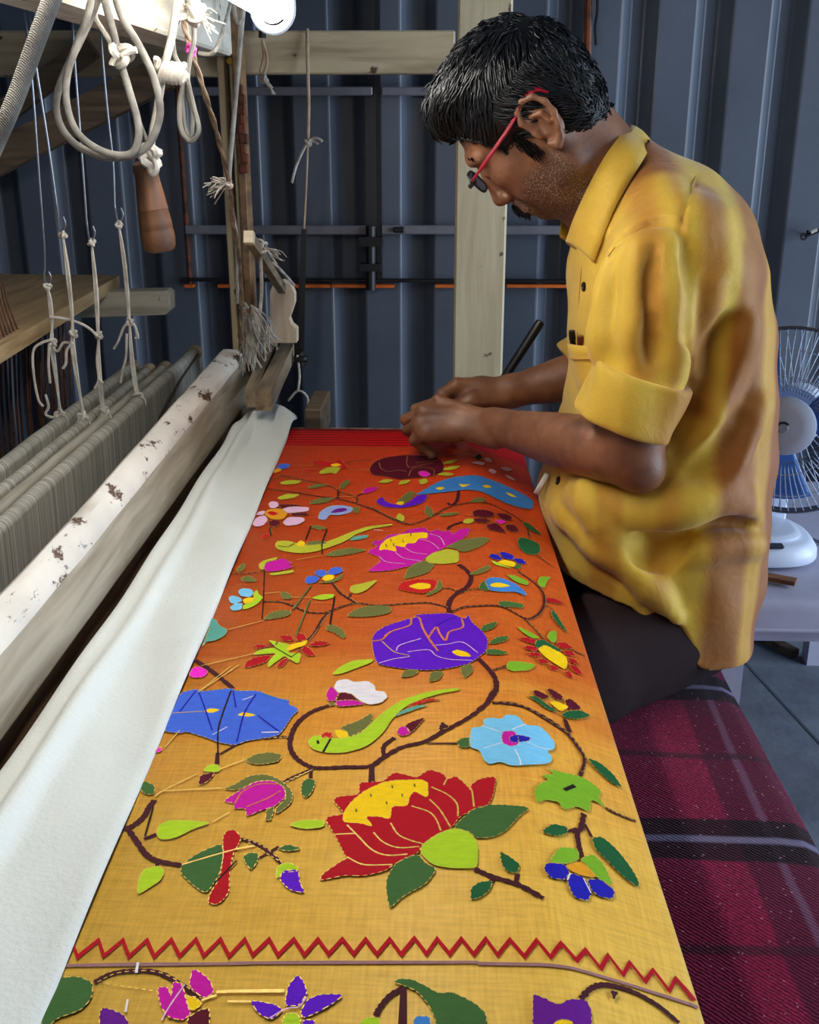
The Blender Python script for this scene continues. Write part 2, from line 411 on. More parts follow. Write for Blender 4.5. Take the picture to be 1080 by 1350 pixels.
for i, (pf, pn, rad, lab) in enumerate(shafts):
    zb = .748
    xx = SHX[i]; shaft_x.append(xx)
    f = Vector((xx, atz(*pf, zb).y, zb)); near = Vector((xx, .45, zb)); d = Vector((0, -1, 0))
    h = empty('heddle_shaft', (xx, 1.3, zb-.3), lab, 'heddle shaft', 'heddle shafts of the loom')
    bar = MB().tube([f+(near-f)*(k/30)+Vector((0, 0, .0006*math.sin(k*1.7+i))) for k in range(31)], rad, 12).build('shaft_bar', M_threads if i != 1 else M_heddlebar, h, smooth=True)
    mb = MB()
    hh = .20
    for sx in (-1, 1):
        mb.grid(lambda u, v: (f.lerp(near, v)+Vector((sx*(rad*1.04-(rad*.9)*u**1.5)+.0003*math.sin(v*95+u*3+sx), 0, -u*hh))), 6, 130)
    mb.build('thread_veil', M_threads, h, smooth='all', fix=False)
    # lower bar
    MB().tube([f+Vector((0, 0, -hh)), near+Vector((0, 0, -hh))], rad*.8, 8).build('lower_bar', M_heddlebar, h, smooth=True)
    # wrapped far end
    mb = MB()
    for k in range(5):
        c = f+d*(.006+.006*k); mb.tube([c+Vector((math.cos(t)*(rad+.0015), 0, math.sin(t)*(rad+.0015))) for t in np.linspace(0, 6.28, 13)[:-1]], .0018, 5, closed=True)
    mb.build('end_binding', M_oldwood, h, smooth=True)
# dark tie cord across the broad shaft
M_darkcord = mat('dark_cord', (70, 58, 46), rough=.9, vscale=60, bump=.4, bscale=300)
tag(MB().tube(spline([Vector((-.480, 2.06, .751)), atx(226, 520, -.4798), atx(202, 570, -.4802), atx(186, 602, -.4818)], 6), .0022, 6).build('tie_cord', M_darkcord, smooth=True), 'thin dark cord tied down the face of the broad heddle shaft', 'cord')

# ---- plank shelf, brown cords
zs = .895
pl = empty('plank_shelf', (-.75, 1.6, .8), 'wide bare wooden plank lying on the loom beside the heddles', 'plank')
c1 = atz(157, 363, zs); c2 = atz(-40, 480, zs); d = (c2-c1)
far = atz(60, 366, zs)
MB().prism([c1, c2, c2+Vector((-.45, 0, 0)), Vector((c1.x-.45, c1.y+.03, zs))], (0, 0, -.022)).build('board', M_plank, pl)
p = atz(130, 400, .84)
blk = tag(MB().prism([aty(x, y, 2.0) for x, y in ((105, 387), (217, 384), (222, 388), (223, 410), (218, 415), (105, 419))], (0, .05, 0)).build('shelf_bearer', wood('bearer', (186, 178, 158), (150, 140, 120), 'X', bump=.2, speck=(96, 84, 64))), 'pale square wooden bearer with chamfered end under the plank', 'wooden bar')
harness = empty('cord_harness', (-.7, 1.75, .5), 'row of reddish brown harness cords hanging beneath the plank', 'cords')
M_browncord = mat('reddish_brown_cord', (116, 74, 52), rough=.85, vscale=40, col2=(64, 38, 28))
for i in range(16):
    x = -10+i*6.2+random.uniform(-1.5, 1.5)
    top = aty(x+8, 462-max(0, (x))*.55, 1.75+.02*(i % 3)); bot = aty(x+random.uniform(4, 12), 640, 1.75+.02*(i % 3))
    bot.y = top.y; top.z = .8735
    MB().tube([top, top.lerp(bot, .5)+Vector((.003, 0, 0)), bot+Vector((0, 0, -.28))], .0022, 5).build('cord', M_browncord, harness, smooth=True)
for i in range(6):
    b0 = atz(1+i*4.4, 447-i*2.6, zs); t0 = aty(-14+i*3.5, 380-i*1.5, b0.y-.02)
    MB().tube([b0, b0.lerp(t0, .5)+Vector((-.002, 0, 0)), t0], [.0017, .0014, .001], 5).build('pin', M_browncord, pl, smooth=True)
# ================================================================== ROPES, CORDS, LAMP
def rope_mat(name, col, col2, sc=420):
    m, nt, b = new_mat(name)
    tc = N(nt, 'ShaderNodeTexCoord'); wv = N(nt, 'ShaderNodeTexWave', wave_type='BANDS', bands_direction='DIAGONAL'); wv.inputs['Scale'].default_value = sc; wv.inputs['Distortion'].default_value = 2.5; wv.inputs['Detail'].default_value = 2
    nt.links.new(tc.outputs['Object'], wv.inputs[0])
    nz = N(nt, 'ShaderNodeTexNoise'); nz.inputs['Scale'].default_value = 45; nz.inputs['Detail'].default_value = 5; nt.links.new(tc.outputs['Object'], nz.inputs[0])
    r = ramp(nt, [(.3, lin(col2)), (.62, lin(col))]); nt.links.new(nz.outputs[0], r.inputs[0]); nt.links.new(r.outputs[0], b.inputs['Base Color'])
    b.inputs['Roughness'].default_value = .85
    bp = N(nt, 'ShaderNodeBump'); bp.inputs['Strength'].default_value = .5; bp.inputs['Distance'].default_value = .001
    nt.links.new(wv.outputs[0], bp.inputs['Height']); nt.links.new(bp.outputs[0], b.inputs['Normal'])
    return m
M_rope = rope_mat('grey_cotton_rope', (128, 124, 116), (84, 80, 74))
M_cord = rope_mat('white_cotton_cord', (208, 202, 190), (150, 142, 130), 600)
M_twist = rope_mat('brown_twisted_cord', (150, 128, 104), (84, 68, 54))
M_wire = mat('steel_wire', (176, 180, 188), rough=.35, metal=.8, var=.3, vscale=60)
def pl3(pts, Y, per=5, jit=0):
    out = []
    for i, p in enumerate(pts):
        yy = p[2] if len(p) > 2 else Y
        out.append(aty(p[0], p[1], yy))
    return spline(out, per)
def knot(mb, c, r, wr, seed=0, n=3):
    """one closed trefoil turn of cord"""
    R = random.Random(seed); M3 = Matrix.Rotation(R.uniform(0, 6.28), 3, 'X') @ Matrix.Rotation(R.uniform(0, 6.28), 3, 'Y') @ Matrix.Rotation(R.uniform(0, 6.28), 3, 'Z')
    P = [Vector(c)+M3 @ Vector(((math.sin(t)+2*math.sin(2*t))/2.6, (math.cos(t)-2*math.cos(2*t))/2.6, -math.sin(3*t)*.8))*r for t in np.linspace(0, 6.2832, 37)[:-1]]
    mb.tube(P, wr*1.15, 6, closed=True)
    return mb
def tuft(mb, c, d, n, L, r, spread, seed):
    R = random.Random(seed); d = Vector(d).normalized()
    for k in range(n):
        e = (d+Vector((R.uniform(-1, 1), R.uniform(-1, 1), R.uniform(-1, 1)))*spread).normalized(); l = L*R.uniform(.5, 1.1)
        c2 = Vector(c)+Vector((R.uniform(-1, 1), R.uniform(-1, 1), R.uniform(-1, 1)))*.002
        mid = c2+e*l*.5+Vector((R.uniform(-1, 1), R.uniform(-1, 1), R.uniform(-1, 1)))*l*.15
        mb.tube(spline([c2, mid, c2+e*l+Vector((0, 0, -l*.1))], 3), r, 4)
    return mb

M_cordw = rope_mat('brightened_cord', (240, 234, 222), (196, 188, 174), 600)  # paler copy of the white cord, offsetting the weak light at the heddles
# ---- heddle cords: hooked wire + white cord each
cords = [
 (3, [(26, -40), (30, 0), (41, 93), (52, 240), (58, 320), (59, 355)], (62, 372), [(63, 380), (65, 400), (68, 430), (70, 452), (74, 490), (79, 545), (80, 556)], 'hooked wire and knotted cord holding the heddle shaft farthest from the batten'),
 (2, [(33, -40), (37, 0), (46, 78), (62, 180), (76, 280)], (81, 300), [(83, 312), (88, 360), (95, 420), (97, 450), (103, 500), (109, 543)], 'hooked wire and doubled cord holding the third heddle shaft from the batten'),
 (1, [(92, -40), (98, 74), (106, 180), (114, 290)], (120, 312), [(121, 322), (125, 380), (129, 440), (133, 500), (138, 545)], 'hooked wire and doubled cord holding the round heddle shaft'),
 (0, [(128, -40), (134, 60), (142, 150), (149, 215), (151, 270)], (157, 288), [(157, 298), (163, 350), (170, 420), (175, 470), (182, 524)], 'hooked wire and cord with side knot holding the broad heddle shaft')]
for si, wpx, hk, cpx, lab in cords:
    Yb = atx(*cpx[-1], shaft_x[si]).y
    root = empty('lifting_wire', aty(*cpx[-1], Yb), lab, 'cord', 'wires and cords lifting the heddle shafts')
    mb = MB(); pw = pl3(wpx, Yb, 4)
    hook = pl3([wpx[-1], (hk[0]-4, hk[1]-6), (hk[0]-2, hk[1]+3), (hk[0]+2, hk[1]+4), (hk[0]+5, hk[1]-5), (hk[0]+2, hk[1]-14)], Yb, 4)
    mb.tube(pw[:-1]+hook, .0016, 6).build('hooked_wire', M_wire, root, smooth=True)
    pc = [aty(*q, Yb) for q in cpx[:-1]]+[Vector((shaft_x[si], Yb, .748+shafts[si][2]+.003))]
    mb = MB(); pc = spline(pc, 4)
    mb.tube(pc, .0021, 6)
    mb.tube([p+Vector((.0036*math.sin(k*.35), -.001, 0)) for k, p in enumerate(pc)], .0019, 6)
    mb.build('hanging_cord', M_cordw, root, smooth=True)
    knot(MB(), pc[0]+Vector((0, 0, .002)), .0042, .0021, si).build('knot', M_cordw, root, smooth=True); knot(MB(), pc[-1], .006, .0023, si+9, 4).build('knot', M_cordw, root, smooth=True); mb = MB()
    j = {3: (70, 452), 2: (97, 440), 1: (130, 442), 0: (171, 424)}[si]
    knot(mb, aty(*j, Yb), .0045, .0021, si+5); mb.build('knot', M_cordw, root, smooth=True)
    # ring of cord around the shaft
    mb = MB(); rad = shafts[si][2]+.0010; c = pc[-1].copy(); c.z = .748; c.x = shaft_x[si]
    mb.tube([c+Vector((math.cos(t)*rad, .002*math.sin(2*t), math.sin(t)*rad)) for t in np.linspace(0, 6.283, 17)[:-1]], .0012, 6, closed=True).build('shaft_tie', M_cordw, root, smooth=True)
    loose = {3: [[(68, 448), (55, 452), (44, 462), (44, 490), (50, 525), (57, 536)], [(66, 418), (85, 420), (105, 426), (119, 434), (128, 443)], [(65, 455), (64, 480), (66, 505)], [(60, 520), (64, 536), (60, 546), (68, 550), (77, 549)], [(70, 458), (76, 463), (84, 452), (95, 453)]],
             2: [[(96, 452), (88, 462), (87, 478), (83, 486)]],
             1: [[(130, 450), (128, 475), (130, 500), (125, 512)], [(130, 500), (136, 505)]],
             0: [[(170, 425), (163, 432), (156, 450), (150, 460)], [(172, 424), (178, 430), (182, 445), (178, 446)], [(167, 440), (166, 470), (161, 490), (159, 505)]]}[si]
    for l in loose: MB().tube(pl3([(x, y, Yb-.004) for x, y in l], Yb, 5), .0021, 6).build('loose_end', M_cordw, root, smooth=True)

# ---- coiled rope hanging from the top beam
YR = 1.15
cr = empty('rope_coil', aty(140, 205, YR), 'large grey rope loop hanging in a ring beside the wooden handle', 'rope')
outer = [(136, -40), (128, 0), (113, 38), (95, 75), (79, 112), (74, 142), (82, 170), (103, 193), (138, 207), (172, 205), (194, 193), (207, 168), (211, 140), (202, 100), (182, 58), (160, 20), (145, -30)]
MB().tube(pl3(outer, YR, 6), .0039, 10).build('outer_turn', M_rope, cr, smooth=True)
inner = [(126, -40, YR-.01), (117, 15, YR-.01), (100, 62, YR-.01), (89, 98, YR-.012), (87, 130, YR-.012), (96, 165, YR-.012), (115, 188, YR-.012), (145, 203, YR-.012), (172, 203, YR-.012), (182, 185, YR-.01), (181, 158, YR-.008), (168, 112, YR-.006), (157, 76, YR-.004), (150, 45, YR-.004), (140, 8, YR-.004), (132, -30, YR-.004)]
MB().tube(pl3(inner, YR, 6), .0038, 10).build('inner_turn', M_rope, cr, smooth=True)
mb = MB(); knot(mb, aty(160, 72, YR-.006), .009, .0036, 3, 4); mb.tube(pl3([(160, 74), (170, 68), (180, 66)], YR-.012), .0034, 7); mb.tube(pl3([(155, 70), (148, 82), (147, 86)], YR-.012), .003, 7)
mb.build('knot', M_cord, cr, smooth=True)
MB().tube(pl3([(137, -10, YR+.01), (125, 18, YR+.01), (136, 40, YR+.005), (150, 62, YR)], YR), .0026, 7).build('thin_strand', M_cord, cr, smooth=True)
tag(MB().tube(pl3([(158, 78, YR-.004), (166, 105, YR), (180, 150, YR+.01), (197, 195, YR+.02)], YR), .0022, 7).build('thin_rope', M_rope, smooth=True), 'thin grey rope running from the loop knot to the handle', 'rope')

# near rope crossing the corner
rp = [aty(a_, c_, .55) for a_, c_ in ((80, -35), (68, 0), (42, 70), (20, 130), (-6, 190), (-50, 285))]
up_, dn_ = Vector((-.186, .56, 1.385)), Vector((-.56, .70, .77))
rp = [up_.lerp(rp[0], t) for t in (0, .25, .5, .75)]+rp+[rp[-1].lerp(dn_, t) for t in (.15, .3, .45, .6, .8, 1)]
tag(MB().tube(spline(rp, 4), .0043, 12).build('slack_rope', M_rope, smooth=True), 'thick grey rope slanting down from the lamp past the rope loop', 'rope')

# ---- wooden handle on a rope
YH = 1.22
hd = empty('wooden_handle', aty(200, 330, YH), 'turned brown wooden tool handle hanging from a white rope', 'handle')
top, bot = aty(190, 212, YH), aty(212, 333, YH); ax = (bot-top); Lh = ax.length
Mh = Matrix.Translation(top) @ ax.to_track_quat('Z', 'Y').to_matrix().to_4x4()
k = .0181/22
prof = [(0, 0), (.0085, .0006), (.0128, .004), (.0135, .010), (.0125, .016), (.0127, .022), (.0142, .035), (.0160, .052), (.0162, .053), (.0157, .054), (.0172, .066), (.0176, .073), (.0171, .074), (.0178, .078), (.0180, .086), (.0172, .094), (.0150, .0985), (.009, .1005), (0, .101)]
prof = [(r*1.04, h*Lh/.101) for r, h in prof]
MB().lathe(prof, 28, Mh).build('grip', wood('handle_wood', (100, 64, 36), (54, 33, 19), 'Z', rough=.6, bump=.35), hd, smooth=True)
mb = MB(); c = aty(199, 206, YH-.012); knot(mb, c, .009, .0042, 5, 4); mb.tube(pl3([(196, 200), (204, 212), (206, 224), (200, 228), (196, 216)], YH-.018), .0036, 8)
mb.build('rope_knot', M_cord, hd, smooth=True)
MB().tube(pl3([(240, -40), (233, 5), (226, 50), (216, 92), (208, 140), (202, 172), (197, 206)], YH-.008, 6), .0042, 10).build('rope', M_cord, hd, smooth=True)
mb = MB()
for i in range(6):
    c = aty(214+i*5.2, 97-(.4*i if i < 3 else 0), YH-.018)
    mb.tube([c+Vector((.003*math.sin(t), .0075*math.cos(t), .0085*math.sin(t))) for t in np.linspace(0, 6.283, 13)[:-1]], .0032, 6, closed=True)
mb.tube(pl3([(214, 94), (207, 88), (208, 80), (203, 78)], YH-.02), .0036, 8); mb.tube(pl3([(240, 94), (246, 100), (243, 106)], YH-.02), .003, 8)
mb.build('rope_hitch', M_cord, hd, smooth=True)

# ---- doubled loop by the beam
lp = empty('rope_loop', aty(250, 186, 1.30), 'slim doubled grey cord loop hanging beside the beam', 'rope')
MB().tube(pl3([(236, 20), (228, 48), (231, 75), (243, 98), (237, 135), (238, 168), (250, 186), (262, 172), (255, 140), (248, 110), (246, 96)], 1.30, 6), .0030, 8).build('turn', M_rope, lp, smooth=True)
MB().tube(pl3([(244, 100), (241, 140), (245, 172), (252, 178), (253, 150), (247, 118), (250, 80), (256, 50), (254, 20)], 1.31, 6), .0028, 8).build('turn', M_rope, lp, smooth=True)
mb = MB(); knot(mb, aty(247, 15, 1.29), .013, .0034, 8, 5); knot(mb, aty(259, 16, 1.285), .008, .003, 18, 3)
tuft(mb, aty(262, 18, 1.285), (1, -.3, -.5), 14, .03, .0006, .5, 4); mb.build('knot', M_cord, lp, smooth=True)

# brown twisted cord with frayed white end
tc_ = empty('twisted_cord', aty(303, 245, 1.55), 'brown twisted cord running down from the beam to a frayed white tassel', 'cord')
for k in range(2):
    pts = pl3([(236, -20, 1.36), (244, 35, 1.36), (254, 72, 1.37), (272, 130, 1.42), (290, 190, 1.5), (303, 246, 1.55), (307, 290, 1.6), (316, 345, 1.68), (318, 400, 1.74), (319, 452, 1.8)], 1.4, 8)
    MB().tube([p+Vector((.0017*math.cos(i*.8+k*3.14), .0017*math.sin(i*.8+k*3.14), 0)) for i, p in enumerate(pts)], .0024, 6).build('strand', M_twist, tc_, smooth=True)
mb = MB(); tuft(mb, aty(301, 242, 1.545), (-1, -.2, -.1), 34, .034, .0009, .75, 2); knot(mb, aty(302, 243, 1.545), .004, .002, 4); mb.build('frayed_tassel', M_cord, tc_, smooth=True)
tag(knot(MB(), aty(252, 66, 1.355), .005, .002, 31, 4).build('pink_thread', mat('pink_thread', (196, 60, 150), rough=.8), smooth=True), 'small wad of pink thread on the brown twisted cord', 'thread')

# white tape over the upright with ring loop
wt = empty('white_tape', aty(303, 235, 1.95), 'white cotton tape hanging down along the slatted upright', 'tape')
MB().tube(pl3([(326, -30, 1.9), (320, 20, 1.9), (314, 90, 1.92), (308, 160, 1.94), (302, 232, 1.95), (303, 262, 1.96), (312, 318, 1.97), (314, 400, 1.97)], 1.9, 5), .0042, 8, flat=.5).build('tape', M_cord, wt, smooth=True)
MB().tube(pl3([(309, -20), (309, 12), (314, 30), (320, 22), (321, -5), (320, -30)], 1.86, 5), .0036, 8).build('loop', M_cord, wt, smooth=True)
MB().tube(pl3([(309, -20, 1.84), (300, 20, 1.7), (287, 60, 1.6), (278, 71, 1.6), (262, 70, 1.6)], 1.8, 5), .0030, 8).build('trailing_end', M_cord, wt, smooth=True)

# tangled white threads at the batten end
tt = empty('thread_tangle', aty(330, 470, 1.88), 'tangle of frayed white threads at the far end of the batten', 'thread')
mb = MB(); tuft(mb, aty(323, 412, 1.86), (.25, -.1, -1), 60, .075, .0007, .28, 6); tuft(mb, aty(334, 405, 1.85), (.4, -.1, -1), 60, .07, .0007, .3, 7); tuft(mb, aty(328, 440, 1.85), (-.1, -.1, -1), 40, .06, .0007, .3, 8)
mb.build('loose_threads', M_cord, tt, smooth=True)
mb = MB(); knot(mb, aty(322, 405, 1.855), .006, .0022, 12, 4); mb.tube(pl3([(331, 402), (338, 415), (345, 432), (350, 470), (348, 476)], 1.85), .0018, 6)
mb.tube(pl3([(327, 450), (336, 470), (345, 485)], 1.84), .0018, 6); mb.tube(pl3([(332, 480), (340, 505), (343, 524)], 1.84), .0018, 6); mb.build('tie', M_cord, tt, smooth=True)
ss = empty('stick_string', aty(345, 330, 1.75), 'white string knotted round the pale-ended stick', 'string')
mb = MB(); knot(mb, aty(344, 325, 1.76), .010, .002, 14, 3); tuft(mb, aty(352, 328, 1.76), (.6, -.2, -.5), 14, .03, .0007, .4, 3); mb.build('knot', M_cord, ss, smooth=True)
MB().tube(pl3([(344, 326), (344, 350), (345, 380), (343, 412)], 1.76), .0030, 6).build('string', M_cord, ss, smooth=True)
MB().tube(pl3([(360, 346, 1.85), (372, 358, 1.9), (388, 376, 1.96)], 1.8), .0026, 6).build('string', M_cord, ss, smooth=True)

# short cord on a nail and the long cord with black strap, both on the crossbeam
nc = empty('nail_cord', aty(350, 100, 2.09), 'short looped cord with knotted end hanging from a nail in the crossbeam', 'cord')
MB().tube(pl3([(346, 34), (346, 50)], 2.085, 2), .007, 8).build('nail', M_black, nc)
MB().tube(pl3([(346, 52), (351, 70), (352, 85), (347, 98), (344, 92), (348, 74), (346, 54)], 2.08, 6), .0025, 7).build('loop', rope_mat('tan_cord', (196, 168, 138), (150, 124, 98)), nc, smooth=True)
mb = MB(); knot(mb, aty(348, 104, 2.08), .005, .003, 2); mb.tube(pl3([(349, 106), (354, 112), (358, 117)], 2.075), [.004]*11, 7); tuft(mb, aty(357, 116, 2.075), (.6, 0, -1), 10, .012, .001, .4, 9); mb.build('knot', M_cord, nc, smooth=True)
sc = empty('strap_cord', aty(400, 300, 2.06), 'long cord tied in a bow with a black strap hanging from the crossbeam', 'cord')
M_tan = rope_mat('tan_cord_2', (190, 164, 140), (146, 118, 96))
MB().tube(pl3([(405, 38, 2.095), (406, 100, 2.08), (407, 140, 2.07), (406, 188, 2.07)], 2.07, 5), .0032, 7).build('upper_cord', M_tan, sc, smooth=True)
MB().tube(pl3([(406, 188), (404, 240), (401, 302)], 2.07, 5), .0019, 6).build('lower_cord', M_tan, sc, smooth=True)
mb = MB(); mb.tube(pl3([(405, 188), (398, 202), (391, 218), (387, 232), (385, 241)], 2.06), .0026, 7); mb.tube(pl3([(405, 188), (414, 182), (422, 184), (425, 187)], 2.06), .0026, 7); mb.tube(pl3([(406, 192), (412, 186), (420, 190)], 2.062), .0022, 7); knot(mb, aty(406, 188, 2.06), .005, .0024, 6)
mb.build('bow', M_cord, sc, smooth=True)
s0, s1 = aty(400.5, 302, 2.06), aty(394.5, 470, 2.06)
MB().prism([s0+Vector((-.0045, 0, 0)), s0+Vector((.0045, 0, 0)), s1+Vector((.0095, 0, 0)), s1+Vector((-.0075, 0, 0))], (0, .003, 0)).build('black_strap', M_black, sc)
mb = MB(); knot(mb, aty(397, 473, 2.05), .010, .005, 22, 3); mb.build('strap_knot', M_black, sc, smooth=True)
mb = MB(); mb.tube(pl3([(392, 468), (395, 495), (393, 515)], 2.04), .0024, 6); mb.tube(pl3([(380, 528), (393, 515), (405, 523), (406, 540)], 2.03, 3), .0024, 6); mb.build('white_thread', M_cord, sc, smooth=True)

# ---- fluorescent tube lamp over the cloth
LX, LZ = aty(352, 8, 1.45).x, aty(352, 8, 1.45).z
lamp = empty('tube_lamp', (LX, 1.0, LZ), 'long white fluorescent tube lamp hung beside the top beam', 'lamp')
m, nt, b = new_mat('lit_tube'); b.inputs['Base Color'].default_value = (1, 1, 1, 1)
b.inputs['Emission Color'].default_value = (1.0, .955, .88, 1); b.inputs['Emission Strength'].default_value = 37.0
ly0, ly1 = .32, 1.50
My = Matrix.Translation((LX, ly0, LZ)) @ Matrix.Rotation(-math.pi/2, 4, 'X')
Lt = ly1-ly0
MB().lathe([(0, 0), (.010, .001), (.0165, .006), (.0165, Lt-.010), (.013, Lt-.004), (.007, Lt-.001), (0, Lt)], 20, My).build('tube', m, lamp, smooth=True)
M_lampw = mat('lamp_enamel', (226, 228, 232), rough=.3, var=.05)
MB().box((LX-.004, (ly0+ly1)/2, LZ+.046), (.052, Lt+.05, .034), bev=.006).build('housing', M_lampw, lamp)
m, nt, b = new_mat('clear_plastic'); b.inputs['Base Color'].default_value = (*lin((190, 200, 214)), 1); b.inputs['Roughness'].default_value = .15; b.inputs['Transmission Weight'].default_value = .5
for yy in (ly1-.004, ly0-.006):
    mb = MB(); arc = [(LX+.024*math.cos(t), yy, LZ+.024*math.sin(t)) for t in np.linspace(math.pi, 2*math.pi, 15)]
    arc = [(LX-.024, yy, LZ+.034)]+arc+[(LX+.024, yy, LZ+.034)]
    mb.tube(arc, .0055, 8); mb.build('end_holder', m, lamp, smooth=True)
    MB().box((LX, yy+.010, LZ+.012), (.034, .010, .044), bev=.004).build('socket', M_lampw, lamp)
for yy in (.55, 1.3):
    MB().tube([(LX-.004, yy, LZ+.06), (LX-.06, yy, 1.40)], .002, 6).build('hanger', M_wire, lamp)
# ================================================================== THE WOVEN CLOTH
SK = .025                       # the cloth runs slightly askew to the loom
ZF, XL, XC, XR = .700, -.2375, .058, .143
SL = math.tan(math.radians(21))
# cross-section (x', z): flat top, soft crease, gentle slope, roll over the beam, hanging skirt
def fil(p0, p1, p2, r, n):
    a = (Vector(p0)-Vector(p1)).normalized(); b = (Vector(p2)-Vector(p1)).normalized(); P = Vector(p1)
    return [tuple(((1-t)**2)*(P+a*r)+2*t*(1-t)*P+t*t*(P+b*r)) for t in np.linspace(0, 1, n)]
ZR = ZF-SL*(XR-XC)
prof = [(XL, ZF)] + fil((XL, ZF), (XC, ZF), (XR, ZR), .012, 5) + fil((XC, ZF), (XR+.004, ZR-.0015), (XR-.004, ZR-.10), .009, 5) + [(XR-.010, ZR-.042), (XR-.026, ZR-.056)]
PU = [0]
for i in range(1, len(prof)): PU.append(PU[-1]+math.hypot(prof[i][0]-prof[i-1][0], prof[i][1]-prof[i-1][1]))
PXs = [p[0] for p in prof]; PZs = [p[1] for p in prof]
PN = []
for i in range(len(prof)):
    a = Vector(prof[max(i-1, 0)]); b = Vector(prof[min(i+1, len(prof)-1)]); t = (b-a).normalized(); PN.append((-t.y, t.x))
def surf(u, y, h=0.0):
    x = np.interp(u, PU, PXs); z = np.interp(u, PU, PZs)
    nx = np.interp(u, PU, [n[0] for n in PN]); nz = np.interp(u, PU, [n[1] for n in PN])
    return Vector((x+nx*h-SK*(y-1.1), y, z+nz*h))
U_C = XC-XL
def uv(px, py):
    """pixel -> (u, y) on the cloth"""
    d = ray(px, py)
    p = CO+d*((ZF-CAMZ)/d.z); xs = p.x+SK*(p.y-1.1)
    if xs <= XC: return (xs-XL, p.y)
    # slope: z = ZF - SL*(x + SK*(y-1.1) - XC)
    den = d.z+SL*(d.x+SK*d.y); t = (ZF-CAMZ-SL*(CO.x+SK*(CO.y-1.1)-XC))/den
    p = CO+d*t; xs = p.x+SK*(p.y-1.1)
    return (U_C+(xs-XC)*math.hypot(1, SL), p.y)
YN, YFAR = .385, 1.708
saree = empty('saree_cloth', (0, 1.05, ZF-.03), 'orange and gold silk saree cloth woven with bright flowers, leaves and birds', 'cloth')
m, nt, b = new_mat('shot_silk')
tc = N(nt, 'ShaderNodeTexCoord'); sep = N(nt, 'ShaderNodeSeparateXYZ'); nt.links.new(tc.outputs['Object'], sep.inputs[0])
wob = N(nt, 'ShaderNodeTexNoise'); wob.inputs['Scale'].default_value = 9; wob.inputs['Detail'].default_value = 6
mpw = N(nt, 'ShaderNodeMapping'); mpw.inputs['Scale'].default_value = (.6, 3.0, 1); nt.links.new(tc.outputs['Object'], mpw.inputs[0]); nt.links.new(mpw.outputs[0], wob.inputs[0])
ma = N(nt, 'ShaderNodeMath', operation='MULTIPLY_ADD'); nt.links.new(wob.outputs[0], ma.inputs[0]); ma.inputs[1].default_value = .22; nt.links.new(sep.outputs[1], ma.inputs[2])
mr = N(nt, 'ShaderNodeMapRange'); nt.links.new(ma.outputs[0], mr.inputs[0]); mr.inputs[1].default_value = .385+.11; mr.inputs[2].default_value = 1.708+.11
Yr = lambda y: (y-.385)/(1.708-.385)
GOLD, GOLD2, ORG, ORG2, RED = (228, 186, 74), (222, 168, 60), (206, 112, 34), (206, 74, 22), (190, 12, 18)
cr_ = ramp(nt, [(Yr(.40), lin((232, 190, 84))), (Yr(.64), lin((228, 178, 72))), (Yr(.80), lin((224, 152, 54))), (Yr(.92), lin((200, 96, 30))), (Yr(1.25), lin((194, 68, 18))), (Yr(1.55), lin((206, 60, 18)))])
nt.links.new(mr.outputs[0], cr_.inputs[0])
# the unpatterned red end strip is woven with a hard edge
gt = N(nt, 'ShaderNodeMath', operation='GREATER_THAN'); nt.links.new(sep.outputs[1], gt.inputs[0]); gt.inputs[1].default_value = atz(450, 588, ZF).y
mxr = N(nt, 'ShaderNodeMix', data_type='RGBA'); nt.links.new(gt.outputs[0], mxr.inputs[0]); nt.links.new(cr_.outputs[0], mxr.inputs[6])
wr = N(nt, 'ShaderNodeTexWave', bands_direction='Y'); wr.inputs['Scale'].default_value = 22; wr.inputs['Distortion'].default_value = 1.0; nt.links.new(tc.outputs['Object'], wr.inputs[0])
rr = ramp(nt, [(.2, lin((164, 4, 10))), (.8, lin((224, 10, 14)))]); nt.links.new(wr.outputs[0], rr.inputs[0]); nt.links.new(rr.outputs[0], mxr.inputs[7])
# slubs: fine weft-wise and warp-wise streaks
sl = N(nt, 'ShaderNodeTexNoise'); sl.inputs['Scale'].default_value = 1; sl.inputs['Detail'].default_value = 5
mps = N(nt, 'ShaderNodeMapping'); mps.inputs['Scale'].default_value = (40, 330, 40); nt.links.new(tc.outputs['Object'], mps.inputs[0]); nt.links.new(mps.outputs[0], sl.inputs[0])
sl2 = N(nt, 'ShaderNodeTexNoise'); sl2.inputs['Scale'].default_value = 1; sl2.inputs['Detail'].default_value = 5
mp2 = N(nt, 'ShaderNodeMapping'); mp2.inputs['Scale'].default_value = (420, 30, 200); nt.links.new(tc.outputs['Object'], mp2.inputs[0]); nt.links.new(mp2.outputs[0], sl2.inputs[0])
ad = N(nt, 'ShaderNodeMath', operation='ADD'); nt.links.new(sl.outputs[0], ad.inputs[0]); nt.links.new(sl2.outputs[0], ad.inputs[1])
rs = ramp(nt, [(.36, (.84, .80, .76)), (.62, (1.08, 1.08, 1.06))]); 
hf = N(nt, 'ShaderNodeMath', operation='MULTIPLY'); nt.links.new(ad.outputs[0], hf.inputs[0]); hf.inputs[1].default_value = .5; nt.links.new(hf.outputs[0], rs.inputs[0])
mm = N(nt, 'ShaderNodeMix', data_type='RGBA', blend_type='MULTIPLY'); mm.inputs[0].default_value = 1; nt.links.new(mxr.outputs[2], mm.inputs[6]); nt.links.new(rs.outputs[0], mm.inputs[7])
nt.links.new(mm.outputs[2], b.inputs['Base Color']); b.inputs['Roughness'].default_value = .5; b.inputs['Specular IOR Level'].default_value = .25
